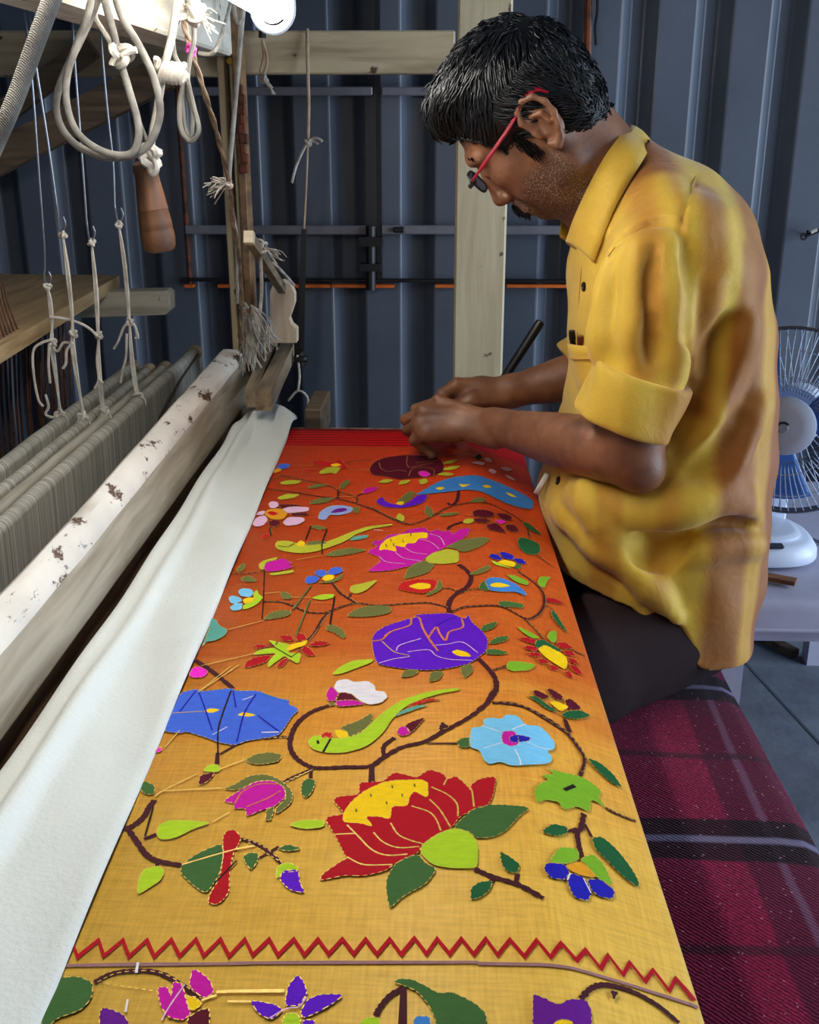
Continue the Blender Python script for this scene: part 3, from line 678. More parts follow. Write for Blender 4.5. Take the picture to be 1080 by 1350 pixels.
# puckers along the weft (long in x)
pk = N(nt, 'ShaderNodeTexNoise'); pk.inputs['Scale'].default_value = 1; pk.inputs['Detail'].default_value = 3
mpk = N(nt, 'ShaderNodeMapping'); mpk.inputs['Scale'].default_value = (9, 60, 9); nt.links.new(tc.outputs['Object'], mpk.inputs[0]); nt.links.new(mpk.outputs[0], pk.inputs[0])
bp = N(nt, 'ShaderNodeBump'); bp.inputs['Strength'].default_value = .5; bp.inputs['Distance'].default_value = .005; nt.links.new(pk.outputs[0], bp.inputs['Height'])
bp2 = N(nt, 'ShaderNodeBump'); bp2.inputs['Strength'].default_value = .35; bp2.inputs['Distance'].default_value = .0008; nt.links.new(hf.outputs[0], bp2.inputs['Height']); nt.links.new(bp.outputs[0], bp2.inputs['Normal'])
nt.links.new(bp2.outputs[0], b.inputs['Normal'])
M_silk = m
mb = MB(); ny = 60; npf = len(prof)
V = []
for j in range(ny+1):
    y = YN+(YFAR-YN)*j/ny
    for i in range(npf): V.append(surf(PU[i], y))
mb.add(V, [(j*npf+i, (j+1)*npf+i, (j+1)*npf+i+1, j*npf+i+1) for j in range(ny) for i in range(npf-1)])
o = mb.build('silk_ground', M_silk, saree, smooth='all', fix=False)
md = o.modifiers.new('cloth', 'SOLIDIFY'); md.thickness = .0008; md.offset = 1

# ---- motif colours
def silk(name, c, rough=.62): return mat(name, c, rough=rough, var=.16, vscale=90, bump=.3, bscale=600, stretch=(1, 3, 1), spec=.15)
CM = {k: silk('silk_'+k, c) for k, c in dict(magenta=(204, 14, 160), crimson=(182, 4, 27), maroon=(92, 8, 34), violet=(96, 12, 196), purple=(104, 20, 140), blue=(66, 104, 216),
      navy=(30, 24, 170), sky=(124, 202, 240), azure=(60, 130, 205), white=(240, 232, 236), pink=(236, 190, 222), yellow=(255, 208, 12), orange=(232, 156, 28), red=(204, 24, 26),
      lime=(178, 212, 36), chart=(190, 190, 50), olive=(110, 112, 56), green=(64, 104, 50), dkgreen=(26, 92, 50), kelly=(126, 178, 36), teal=(92, 164, 150), periw=(150, 170, 226), brown=(72, 26, 34),
      black=(34, 22, 24), hot=(244, 34, 200), mauve=(160, 116, 118), salmon=(214, 120, 70)).items()}
M_gold = mat('gold_zari', (236, 196, 92), rough=.4, metal=.25, var=.35, vscale=300)
MIDX = [0]; UB = [PU[i] for i in range(1, npf-2)]
def cuts(bm):
    for ub in UB:
        bmesh.ops.bisect_plane(bm, geom=bm.verts[:]+bm.edges[:]+bm.faces[:], plane_co=(ub, 0, 0), plane_no=(1, 0, 0), dist=1e-6)
def chaikin(P, q=.17):
    out = []; n = len(P)
    for i in range(n):
        a, c = P[i], P[(i+1) % n]
        out.append((a[0]+(c[0]-a[0])*q, a[1]+(c[1]-a[1])*q)); out.append((a[0]+(c[0]-a[0])*(1-q), a[1]+(c[1]-a[1])*(1-q)))
    return out
def fringe(P, amp):
    """ragged woven edge: subdivide and jitter"""
    out = []; n = len(P)
    for i in range(n):
        a, c = P[i], P[(i+1) % n]; L = math.hypot(c[0]-a[0], c[1]-a[1]); k = max(1, int(L/.0035))
        for j in range(k):
            t = j/k; s = amp*((i+j) % 2*2-1) if j else 0
            dx, dy = (c[0]-a[0])/max(L, 1e-9), (c[1]-a[1])/max(L, 1e-9)
            out.append((a[0]+(c[0]-a[0])*t-dy*s, a[1]+(c[1]-a[1])*t+dx*s))
    return out
def ribbon(bm, P, w, closed=False):
    """flat band along a 2-D path; returns faces"""
    n = len(P); fs = []; L = []; Rr = []
    for i in range(n):
        a = P[(i-1) % n] if (closed or i > 0) else P[i]; c = P[(i+1) % n] if (closed or i < n-1) else P[i]
        dx, dy = c[0]-a[0], c[1]-a[1]; l = math.hypot(dx, dy) or 1
        ww = w[i] if hasattr(w, '__len__') else w
        L.append(bm.verts.new((P[i][0]-dy/l*ww/2, P[i][1]+dx/l*ww/2, 0))); Rr.append(bm.verts.new((P[i][0]+dy/l*ww/2, P[i][1]-dx/l*ww/2, 0)))
    for i in range(n if closed else n-1):
        j = (i+1) % n; fs.append(bm.faces.new((L[i], Rr[i], Rr[j], L[j])))
    return fs
def finish(bm, name, mats, h):
    cuts(bm); bmesh.ops.triangulate(bm, faces=bm.faces[:])
    for v in bm.verts: v.co = surf(v.co.x, v.co.y, h+v.co.z)
    bmesh.ops.recalc_face_normals(bm, faces=bm.faces)
    for f in bm.faces:
        if f.normal.z < 0: f.normal_flip()
    me = bpy.data.meshes.new(name); bm.to_mesh(me); bm.free()
    for mm_ in mats: me.materials.append(mm_)
    o = bpy.data.objects.new(name, me); COL.objects.link(o); o.parent = saree; o.matrix_parent_inverse = saree.matrix_basis.inverted()
    return o
def nexth(): MIDX[0] += 1; return .00095+.0000025*MIDX[0]
ORI = {'A': (300, 570, 4), 'B': (480, 570, 4), 'C': (230, 730, 4), 'D': (480, 730, 4), 'E': (640, 700, 4.5), 'F': (130, 880, 4), 'G': (380, 880, 4), 'H': (600, 880, 4), 'I': (30, 1215, 3.6), 'J': (300, 1215, 3.6), 'K': (630, 1215, 3.6)}
def U(cp, pts):
    ox, oy, s = ORI[cp]
    return [uv(ox+x/s, oy+y/s) for x, y in pts]
def poly(cp, name, col, pts, gold=True, ch=True):
    P = U(cp, pts)
    P = [(max(a, .001), c) for a, c in P]
    if ch: P = chaikin(P)
    bm = bmesh.new(); Pf = fringe(P, .00035)
    f = bm.faces.new([bm.verts.new((a, c, 0)) for a, c in Pf]); 
    if gold:
        fs = dashes(bm, P, .0007)
        for q in fs: q.material_index = 1
        for q in fs:
            for v in q.verts: v.co.z = .00004
    return finish(bm, name, [CM[col], M_gold], nexth())
def dashes(bm, P, w):
    fs = []; n = len(P)
    for i in range(n):
        a, c = P[i], P[(i+1) % n]; L = math.hypot(c[0]-a[0], c[1]-a[1]); k = max(1, int(L/.0042))
        for j in range(k):
            t0, t1 = (j+.12)/k, (j+.66)/k
            fs += ribbon(bm, [(a[0]+(c[0]-a[0])*t, a[1]+(c[1]-a[1])*t) for t in (t0, t1)], w)
    return fs
def sp2(P, per=8):
    return [(p.x, p.y) for p in spline([(a, c, 0) for a, c in P], per)]
def line(cp, name, col, pts, w, gold=False, smooth=True):
    P = U(cp, pts)
    if smooth and len(P) > 2: P = sp2(P)
    bm = bmesh.new()
    n = len(P); ww = [w*(1+.16*math.sin(i*2.1)+random.uniform(-.14, .14)) for i in range(n)]
    ribbon(bm, P, ww)
    if gold:
        off = [(a+w*.45, c) for a, c in P][::3]
        for q in dashes(bm, off, .0006)[:-1]:
            q.material_index = 1
            for v in q.verts: v.co.z = .00004
    return finish(bm, name, [M_gold if col == 'gold' else CM[col], M_gold], nexth())
STEMS = [
 ('A', [(215,300),(350,318),(480,340),(590,355),(680,378),(780,415),(870,455),(960,490)], .0045), ('A', [(285,230),(380,250),(480,270),(550,290),(585,310)], .004),
 ('A', [(585,310),(582,350)], .005), ('A', [(585,315),(680,345),(680,375)], .004), ('A', [(680,340),(710,325)], .004), ('A', [(285,225),(250,245),(215,262)], .003),
 ('A', [(600,165),(660,155),(760,145)], .003), ('A', [(20,750),(100,748),(190,735)], .003), ('A', [(230,545),(225,510),(245,500)], .004),
 ('B', [(0,390),(60,410),(130,450),(200,480),(250,488),(320,465),(380,435),(440,400),(520,380),(600,370),(680,385),(760,425),(830,470),(860,510),(870,560)], .0045),
 ('B', [(520,475),(460,495),(440,515)], .006), ('B', [(915,650),(950,680),(1000,712)], .0035), ('B', [(430,130),(520,125),(590,130)], .0035),
 ('B', [(500,310),(490,360),(465,385),(440,375)], .007),
 ('C', [(470,255),(560,258),(630,280),(700,310),(790,315),(850,295),(950,265),(1060,275),(1150,272),(1250,265),(1340,262),(1400,275),(1440,285)], .0045),
 ('C', [(830,155),(870,205),(920,240),(960,265)], .005), ('C', [(820,310),(780,350),(740,420),(700,465)], .005), ('C', [(110,565),(180,610),(250,665),(310,715)], .0075),
 ('C', [(920,240),(930,215)], .004),
 ('D', [(500,60),(545,95),(565,130),(545,175),(500,205),(460,240),(445,280),(450,312)], .0085), ('D', [(415,185),(455,187),(490,200)], .0035), ('D', [(500,215),(550,195),(605,187)], .0035),
 ('D', [(460,310),(530,285),(620,278),(700,275),(760,295),(830,335),(880,345),(930,310),(950,260),(940,205),(890,150),(810,95)], .0055), ('D', [(845,345),(900,400),(945,455)], .0045),
 ('D', [(600,555),(650,605),(690,660),(695,720),(660,775),(640,800),(600,832)], .008), ('D', [(680,620),(720,605),(752,592)], .004),
 ('D', [(945,270),(985,290),(1010,320)], .003),
 ('E', [(500,700),(540,722),(585,742)], .004), ('E', [(40,1022),(150,1030),(260,1060),(380,1125),(480,1200),(540,1270),(590,1350)], .0055), ('E', [(465,1120),(490,1200)], .005),
 ('F', [(628,455),(625,515)], .0055), ('F', [(640,462),(720,415)], .003), ('F', [(950,628),(1010,590),(1080,560),(1130,540)], .0045), ('F', [(240,910),(305,885)], .005),
 ('F', [(295,705),(265,745),(240,790),(180,840),(108,862)], .0075), ('F', [(150,850),(200,920),(250,990),(310,1025),(440,1050)], .007), ('F', [(310,1062),(310,1020)], .004),
 ('F', [(750,910),(820,930),(890,970),(965,1040)], .005), ('F', [(850,1010),(950,950)], .003), ('F', [(880,380),(960,370),(1000,375)], .004),
 ('G', [(215,205),(130,235),(60,285),(20,350),(10,420),(40,480),(110,525),(180,535),(300,530),(430,525),(500,480),(600,425),(720,395),(830,335),(950,270),(1040,200),(1080,130)], .007),
 ('G', [(120,545),(50,575),(0,600)], .0045), ('G', [(120,540),(118,592)], .005), ('G', [(440,520),(440,612)], .007), ('G', [(505,480),(505,420),(560,375)], .006), ('G', [(730,405),(890,405)], .003),
 ('H', [(195,190),(300,190),(390,225),(480,280),(580,345),(640,420),(680,490),(655,580)], .0055), ('H', [(580,280),(605,345)], .005), ('H', [(790,745),(850,775),(950,815)], .005),
 ('H', [(675,775),(660,850),(640,880),(650,950),(665,1005)], .007), ('H', [(590,870),(640,855)], .004), ('H', [(680,830),(715,898)], .004),
 ('H', [(105,1070),(200,1110),(330,1150),(465,1220)], .007), ('H', [(320,1140),(330,1095)], .005), ('H', [(200,1120),(190,1142)], .005),
 ('I', [(340,295),(420,255),(520,240),(630,245),(720,285),(800,340),(850,370)], .0055), ('J', [(705,455),(720,420),(770,360),(835,320)], .006), ('J', [(835,320),(830,500)], .0065),
 ('K', [(485,372),(530,325),(590,305),(680,320),(770,355),(860,410),(950,486)], .006),
]
for cp, pts, wd in STEMS: line(cp, 'stem_motif', 'brown', pts, wd*.60, gold=wd < .006)
line('I', 'border_line', 'mauve', [(180,215),(500,210),(1080,205)], .0024, smooth=False)
line('J', 'border_line', 'mauve', [(0,203),(500,200),(1190,199)], .0024, smooth=False)
line('K', 'border_line', 'mauve', [(0,205),(370,212),(480,235),(700,300),(1045,410)], .0024, smooth=False)
zz = [('I', p) for p in ((215,105),(260,175),(360,95),(385,170),(475,95),(505,172),(590,95),(625,172),(705,92),(745,170),(822,90),(860,168),(938,90),(980,170),(1055,90))]
zz += [('J', p) for p in ((120,165),(198,90),(240,165),(315,90),(365,165),(430,90),(480,160),(545,90),(600,160),(655,90),(710,162),(770,90),(825,162),(888,85),(945,160),(995,88),(1055,160),(1110,88),(1170,162))]
zz += [('K', p) for p in ((0,168),(38,88),(95,165),(152,92),(222,172),(280,95),(345,172),(395,105),(465,190),(508,140),(580,228),(615,165),(685,258),(718,200),(790,290),(828,235),(905,335),(935,275),(1025,378))][1:]
Pz = [U(c, [p])[0] for c, p in zz]
bm = bmesh.new(); ribbon(bm, Pz, .0052); finish(bm, 'zigzag_border', [CM['crimson']], nexth())
MOTIFS = """
A petal red 440,160 500,150 560,165 590,140 610,160 640,195 560,190 500,185
A petal chart 480,215 520,190 560,185 600,190 570,225 550,215 500,225
A petal yellow 540,175 580,165 605,178 560,185
A petal red 400,205 440,195 480,200 410,215
A petal blue 255,185 280,168 330,170 325,190 280,200
A petal orange 235,205 270,190 290,205 245,220
A leaf chart 275,268 320,255 395,258 370,275 290,280
A leaf chart 260,350 310,328 385,330 350,350 280,360
A leaf olive 425,290 470,275 530,278 490,293 430,300
A leaf olive 430,370 480,352 570,347 530,372 440,385
A leaf olive 590,300 600,270 640,252 645,270 610,302
A bud magenta 710,320 730,295 800,292 770,315 720,328
B flower maroon 25,200 50,160 110,135 220,122 330,128 400,140 425,180 415,215 350,235 250,245 180,250 120,235 45,228
B petal hot 285,212 320,205 355,225 330,240 295,232
B leaf chart 70,268 110,250 160,255 120,272
B leaf chart 180,280 195,258 250,255 225,275
B leaf chart 285,255 330,245 335,270 300,280
B leaf chart 415,165 450,150 495,145 470,165 420,172
B leaf chart 415,195 460,182 510,180 480,200 425,205
B leaf chart 385,225 430,213 480,225 440,235
A petal maroon 265,385 330,383 395,390 290,408
A petal maroon 330,428 430,430 425,442 340,445
A petal maroon 215,475 250,465 285,480 250,503 222,498
A petal pink 215,380 235,367 265,372 270,390 250,405 225,402
A petal pink 285,410 330,395 430,398 430,420 330,430 300,428
A petal pink 290,480 320,450 400,452 410,470 370,492 310,497
A petal pink 130,490 150,455 195,440 215,465 190,495 150,503
A petal pink 148,440 170,420 200,418 190,440
A petal orange 195,430 215,410 280,405 320,430 290,465 230,462 205,445
A petal red 205,430 230,418 275,432 240,445
A paisley periw 475,460 490,420 540,392 610,388 665,400 655,425 590,442 540,438 515,468
A paisley purple 540,428 570,408 620,402 635,415 600,425 560,430
A leaf olive 660,400 700,395 690,430 665,430
A leaf olive 430,505 470,492 525,508 490,520
A leaf olive 510,655 560,628 650,612 740,625 660,645 580,658
A bird chart 250,600 262,578 310,575 350,585 420,600 500,590 570,565 650,530 740,500 870,486 870,495 760,512 680,540 620,580 540,610 460,635 380,643 300,632 260,618
A wing olive 410,600 430,578 500,575 530,590 450,600
A wing yellow 362,595 385,572 410,585 405,605 375,608
A feather teal 640,575 670,552 745,545 740,560 680,572
A petal red 175,550 225,535 215,560 190,565
A petal chart 165,700 190,680 265,662 260,675 200,690 190,730 170,725
A petal chart 215,750 270,742 350,730 345,745 240,760
A tulip magenta 190,715 210,690 300,668 320,685 345,690 320,705 350,712 300,730 210,742
A leaf olive 45,735 70,700 95,695 90,725 60,745
A leaf olive 65,775 110,758 165,790 90,795
B lotus magenta 15,740 60,705 85,690 78,660 20,640 30,625 75,605 40,590 60,575 100,575 125,545 190,540 240,515 320,505 345,530 390,515 410,530 450,520 470,545 500,515 565,508 540,555 430,610 330,660 300,690 220,715 130,735
B lotus_heart yellow 80,630 85,600 120,565 200,540 335,530 335,565 290,562 270,590 225,590 215,612 160,600 175,635 110,620
B leaf olive 430,610 500,575 600,557 670,562 620,605 540,635 500,632 490,620
B leaf olive 210,780 225,730 270,695 325,682 375,702 340,745 270,765
B calyx chart 320,675 360,640 440,620 500,632 500,690 420,700 345,695
B peacock violet 62,370 75,355 100,345 110,365 140,380 200,390 250,365 270,340 340,330 320,370 270,390 200,403 120,400 80,385
B peacock_tail azure 265,335 330,300 390,265 470,240 560,230 620,235 700,265 780,300 850,335 892,365 885,410 820,400 740,375 680,345 610,310 540,305 440,318 340,328
B wing olive 170,370 210,335 245,312 270,325 250,355 205,385
B wing yellow 165,380 190,368 215,372 200,390
B tail_eye yellow 375,300 400,290 430,297 400,310
B tail_eye yellow 500,275 530,280 565,275 530,293 510,290
B tail_eye yellow 622,285 640,278 675,292 640,298
B tail_eye yellow 740,320 770,325 808,348 770,342
B leaf olive 320,430 325,385 350,400 370,430 345,455
B leaf chart 165,460 185,428 215,450 210,475
B leaf olive 395,440 440,428 510,425 480,440 410,448
B leaf olive 560,365 600,345 640,352 630,370 575,375
B petal maroon 570,420 620,408 680,425 685,445 650,455 575,445
B petal maroon 570,460 640,455 670,470 640,480 590,478
B petal maroon 640,490 690,480 720,500 750,535 700,525 660,515
B petal maroon 690,430 740,430 780,450 775,470 720,460
B petal maroon 740,490 790,490 820,525 780,532 745,510
B petal hot 690,470 720,462 750,475 720,490
B leaf chart 520,480 535,460 575,460 580,475 550,488
B leaf dkgreen 830,475 870,485 910,520 940,548 890,528 850,505
B leaf dkgreen 805,575 820,555 870,568 920,590 930,635 900,650 850,645 815,610
B leaf lime 665,675 720,700 780,722 740,715 690,700
B petal navy 655,655 670,640 705,650 730,675 690,675
B petal navy 708,640 730,632 790,655 780,680 730,665
B petal navy 780,668 830,670 858,698 810,698
B petal yellow 700,690 730,675 800,690 790,715 740,705
B leaf green 785,715 800,698 830,705 815,728
B petal black 580,130 610,112 625,140 600,150
B petal pink 560,165 600,155 640,165 620,178
B petal pink 650,205 670,193 700,210 680,225
B petal pink 710,190 750,185 785,200 750,210
B petal pink 735,225 770,235 800,260 760,248
B petal pink 630,140 660,135 675,160 645,160
C leaf olive 750,160 800,150 850,140 890,105 880,140 820,160
C petal blue 685,150 700,125 740,120 770,135 740,160 700,165
C petal blue 735,110 755,90 800,92 805,115 775,130
C petal blue 805,105 830,78 880,75 890,100 850,115 820,118
C petal yellow 775,140 800,115 845,118 840,140 800,150
C leaf lime 365,275 420,255 415,215 435,195 445,220 470,235 440,270 390,295 360,300
C petal sky 285,240 305,225 345,235 360,255 320,270 295,265
C petal sky 335,205 355,188 400,190 420,210 400,235 350,230
C petal sky 290,290 320,268 360,265 355,300 310,308
C petal yellow 360,250 390,235 425,240 410,262 370,270
C leaf olive 465,355 500,320 560,302 620,308 600,335 530,348
C leaf olive 555,215 580,203 620,225 615,245 575,245
C leaf lime 720,240 770,222 845,218 840,238 780,250
C leaf olive 798,385 840,380 890,405 905,440 890,455 840,420 805,410
C leaf chart 925,205 930,175 980,165 1080,140 1010,200 960,218
C leaf olive 905,335 950,300 1010,283 1080,280 1145,285 1140,315 1080,332 980,340
C petal crimson 365,610 380,575 430,550 515,540 490,575 420,600
C petal crimson 410,495 450,483 510,490 450,508
C petal crimson 550,435 620,440 630,465 570,465
C petal crimson 640,450 650,420 690,435 700,460 650,468
C petal crimson 705,485 760,465 825,475 790,492 730,495
C petal crimson 665,515 690,490 720,510 745,545 700,545
C petal crimson 540,605 560,570 610,550 570,605
C petal lime 410,540 450,512 540,500 490,460 560,475 610,485 600,530 670,530 655,590 605,560 580,545 530,580 495,610 495,575 540,530 470,535
C petal yellow 590,510 610,485 660,475 705,460 690,490 640,505 605,520
C leaf teal 145,500 160,460 185,400 190,350 220,350 235,385 280,405 270,435 215,465 170,470
C petal hot 75,650 95,610 130,600 180,625 160,655 110,662
C leaf lime 830,645 870,605 940,570 1050,562 1040,580 960,610 880,640
D leaf olive 555,110 610,85 660,60 665,85 620,110 570,118
D bud red 170,190 200,155 270,140 385,142 385,190 310,218 230,205
D bud_heart yellow 230,178 290,158 350,165 350,188 290,195
D leaf olive 320,225 370,195 385,160 400,140 418,180 400,200 340,228
D leaf green 605,190 615,160 640,145 660,200 635,200
D bud azure 635,150 660,130 730,135 800,165 850,210 855,230 800,205 720,205 660,200
D bud_heart yellow 665,165 700,153 775,175 720,183 670,180
D leaf kelly 745,115 790,120 865,150 860,172 800,155
D leaf kelly 910,155 925,125 985,127 960,150 950,185 925,178
D leaf green 705,255 750,255 840,270 835,292 760,285 715,278
D petal crimson 950,235 1000,240 1065,272 1000,268 960,255
D leaf dkgreen 980,300 1010,320 1045,380 1080,430 1030,390 990,340
D leaf green 610,405 640,380 705,360 690,395 630,418
D leaf green 655,480 690,450 765,435 750,462 690,482
D leaf green 640,535 650,510 700,510 765,525 720,540
D leaf olive 190,660 215,618 295,622 260,652
D leaf olive 340,685 350,630 420,625 400,670
D leaf olive 505,605 570,585 575,630 530,665 515,640
D flower violet 40,460 60,420 120,385 250,345 290,325 460,320 500,340 535,350 548,325 570,370 620,410 655,460 645,520 600,555 560,585 430,615 330,622 220,615 120,600 75,590 50,540
D petal yellow 460,525 490,512 540,525 570,550 500,548
D leaf kelly 750,600 760,570 820,575 905,590 870,620 790,625 755,612
E petal crimson 190,640 240,635 300,655 290,680 220,660
E petal crimson 220,695 250,683 310,700 300,720 240,710
E petal crimson 240,730 310,725 330,750 270,752
E petal crimson 300,765 350,765 380,790 320,795
E petal crimson 370,800 410,805 440,830 390,835
E petal crimson 460,840 500,840 520,885 485,870
E petal crimson 410,670 470,665 520,705 450,705
E petal crimson 450,715 510,715 530,750 480,745
E petal crimson 485,755 530,770 560,805 495,785
E petal crimson 490,795 540,810 580,865 520,845
E petal yellow 305,705 350,680 470,745 485,790 470,830 400,790 340,745
E leaf dkgreen 290,685 295,655 340,650 400,685 450,715 430,725 350,680 310,705
E leaf kelly 182,572 240,595 320,640 280,645 225,615
E leaf kelly 360,640 375,605 415,595 420,650 400,675
E petal maroon 275,955 300,950 380,990 340,1010 285,980
E petal maroon 357,945 380,940 455,985 450,1015 400,1000
E petal maroon 465,1010 500,1000 570,1060 520,1075 475,1050
E petal yellow 370,1020 420,1020 495,1050 440,1080
E leaf dkgreen 245,985 300,990 360,1035 435,1085 370,1070 300,1020
E leaf dkgreen 440,1100 480,1075 560,1070 625,1105 540,1125 470,1115
F flower blue 335,345 385,250 430,140 520,120 540,135 700,115 720,130 850,130 900,160 1010,180 1000,200 1060,228 1020,265 980,330 950,365 880,380 780,395 720,418 640,405 560,375 460,345 440,355
F petal yellow 550,240 590,222 645,230 600,248
F petal yellow 730,260 760,243 835,258 790,268
F petal lime 550,555 575,525 620,518 645,535 635,560 580,558
F bud maroon 525,620 540,575 615,558 590,600 540,630
F leaf olive 775,495 830,465 910,455 970,470 950,505 860,520 800,515
F leaf green 215,640 245,605 300,635 290,680 240,675
F leaf olive 655,650 720,625 790,580 880,570 960,600 1025,660 1020,720 960,770 930,780 940,745 990,700 980,640 920,603 830,608 740,655
F leaf olive 885,760 930,740 910,815 880,815
F tulip magenta 655,715 740,660 830,610 920,605 980,640 990,690 930,740 850,765 780,795 775,750 710,755 720,725
F leaf lime 305,890 320,840 370,815 460,815 600,825 500,860 400,910 330,918
F leaf lime 205,1210 210,1130 240,1070 320,1055 350,1080 330,1130 270,1170
F petal green 430,1090 440,1050 520,990 650,935 660,990 640,1100 570,1205 500,1160
F petal crimson 575,1250 590,1200 640,1120 660,1000 655,900 680,868 720,865 755,905 740,940 710,990 690,1100 690,1190 660,1235 620,1262
F leaf green 760,1005 800,985 845,990 840,1030 805,1080 775,1040
F leaf green 940,965 1000,940 1075,965 1000,980
F petal lime 935,1100 945,1055 1000,1035 1055,1060 1050,1085 970,1090 945,1125
F bud violet 955,1130 970,1080 1055,1075 1060,1140 1090,1200 1010,1185
F petal hot 300,455 315,430 340,438 320,455
G leaf lime 0,840 60,815 190,812 190,850 90,862
G petal magenta 198,150 225,103 270,145 250,185 210,185
G petal magenta 250,185 300,178 360,182 410,200 350,208 260,215
G petal white 240,110 260,75 310,68 350,85 420,78 460,105 460,130 510,135 525,165 490,195 430,205 380,185 340,150 290,140 260,140
G petal maroon 260,150 290,137 340,148 365,180 300,180 250,185
G leaf olive 210,200 230,190 250,200 230,212
G leaf green 65,670 75,610 110,592 145,605 130,660 95,700
G feather teal 555,270 600,235 680,208 745,205 680,225 610,250
G feather red 620,220 680,185 760,170 810,178 740,185 680,205
G bird lime 100,400 130,370 175,365 230,385 320,375 400,340 450,290 520,230 600,180 700,145 800,125 905,115 900,128 800,145 720,170 640,200 580,245 540,290 510,340 460,390 400,430 300,458 200,458 130,440
G crest red 170,365 200,348 235,355 225,378 180,380
G wing olive 270,325 370,290 445,245 440,300 390,350 320,378 310,345
G wing yellow 245,340 270,335 315,350 318,380 260,380
G bud maroon 610,320 640,298 725,268 690,310 650,355
G bud magenta 570,350 590,322 620,318 650,355 600,372
G thorn brown 790,340 810,290 855,325
G lotus crimson 165,1135 180,1100 280,1030 310,1020 280,960 245,890 190,800 300,782 235,710 260,690 375,680 375,615 450,612 500,610 560,560 640,580 680,590 745,545 820,570 840,600 885,580 930,620 975,670 960,630 1010,595 1100,582 1080,690 1050,740 980,755 900,800 860,860 780,890 700,950 690,985 560,1045 520,1080 400,1110 300,1105
G lotus_heart yellow 290,825 290,780 330,720 400,660 520,605 735,598 740,700 665,660 640,690 630,740 545,740 540,810 480,795 405,795 450,850 380,830
H leaf green 0,840 100,750 200,730 400,742 340,790 270,870 200,905 110,910 70,870 0,870
G leaf green 515,1180 520,1120 560,1050 620,1010 690,995 720,1040 785,1070 730,1150 600,1220 535,1285
G calyx lime 695,985 710,940 800,880 880,855 950,875 1000,930 1000,1050 980,1068 860,1068 760,1050
H leaf green 5,400 40,380 100,375 75,430 30,432
H flower sky 80,430 75,390 85,325 150,320 150,280 200,272 245,280 270,255 330,258 370,310 440,315 490,360 525,410 515,440 480,450 510,480 500,510 430,520 340,525 290,525 240,505 180,520 150,495 130,445
H petal magenta 245,370 255,345 310,342 335,375 330,415 290,425 250,405
H petal navy 285,375 320,360 400,378 380,395 310,405 290,395
H leaf dkgreen 690,480 760,510 830,570 880,645 820,615 740,545
H bird kelly 415,665 430,625 490,600 450,575 520,570 480,540 560,560 650,580 700,605 770,660 750,690 790,745 740,715 710,705 705,770 660,750 640,740 565,760 540,715 470,705 430,720
H leaf dkgreen 450,870 510,830 590,850 585,885 520,898
H leaf dkgreen 715,905 770,900 850,970 920,1060 965,1140 960,1170 880,1110 800,1030 730,960
H petal kelly 490,1035 530,970 560,955 640,965 650,1020 580,1045
H petal kelly 650,1020 720,990 780,1050 830,1165 740,1115 690,1050
H petal orange 575,1050 660,1030 720,1085 740,1115 680,1110 610,1085
H petal navy 465,1065 480,1035 570,1045 600,1090 570,1130 500,1115
H petal navy 585,1140 605,1090 680,1120 715,1200 690,1240 620,1220
H petal navy 690,1125 760,1125 840,1190 820,1230 750,1215 710,1180
H leaf dkgreen 235,975 300,1015 345,1050 325,1095 270,1085 245,1045
H leaf dkgreen 80,1235 85,1170 130,1140 200,1135 180,1190 130,1225
I leaf green 60,486 110,370 150,275 270,270 335,300 330,370 280,430 160,470 120,520
I petal magenta 640,320 690,320 705,370 715,290 760,310 780,400 800,450 760,480 690,465 650,400
I petal magenta 790,300 810,228 890,285 910,350 860,375 800,330
I petal yellow 775,365 820,370 855,400 810,435 790,420
I petal maroon 780,470 840,430 890,420 885,560 790,560
I petal purple 365,440 385,415 480,450 510,500 490,560 365,560
J petal violet 275,380 290,310 335,260 365,300 380,350 340,410 275,410
J petal violet 345,440 380,380 440,355 555,355 500,400 420,445 360,470
J petal violet 105,385 160,390 230,405 265,430 210,478 150,450
J petal violet 360,475 420,480 400,540 350,530
J petal lime 260,480 280,445 330,445 350,480 330,540 270,540
J leaf green 785,295 820,280 880,285 950,320 1000,350 1060,345 1080,350 1180,400 1230,450 1230,540 1010,540 960,410 900,340 840,315
J petal lime 630,486 660,465 720,465 730,520 640,520
J petal azure 880,480 900,458 960,460 970,520 890,520
K flower purple 260,360 275,355 380,405 430,372 510,380 535,440 530,540 260,540
K petal yellow 360,490 400,470 450,480 450,540 360,540
K thorn brown 620,330 665,345 635,385
"""
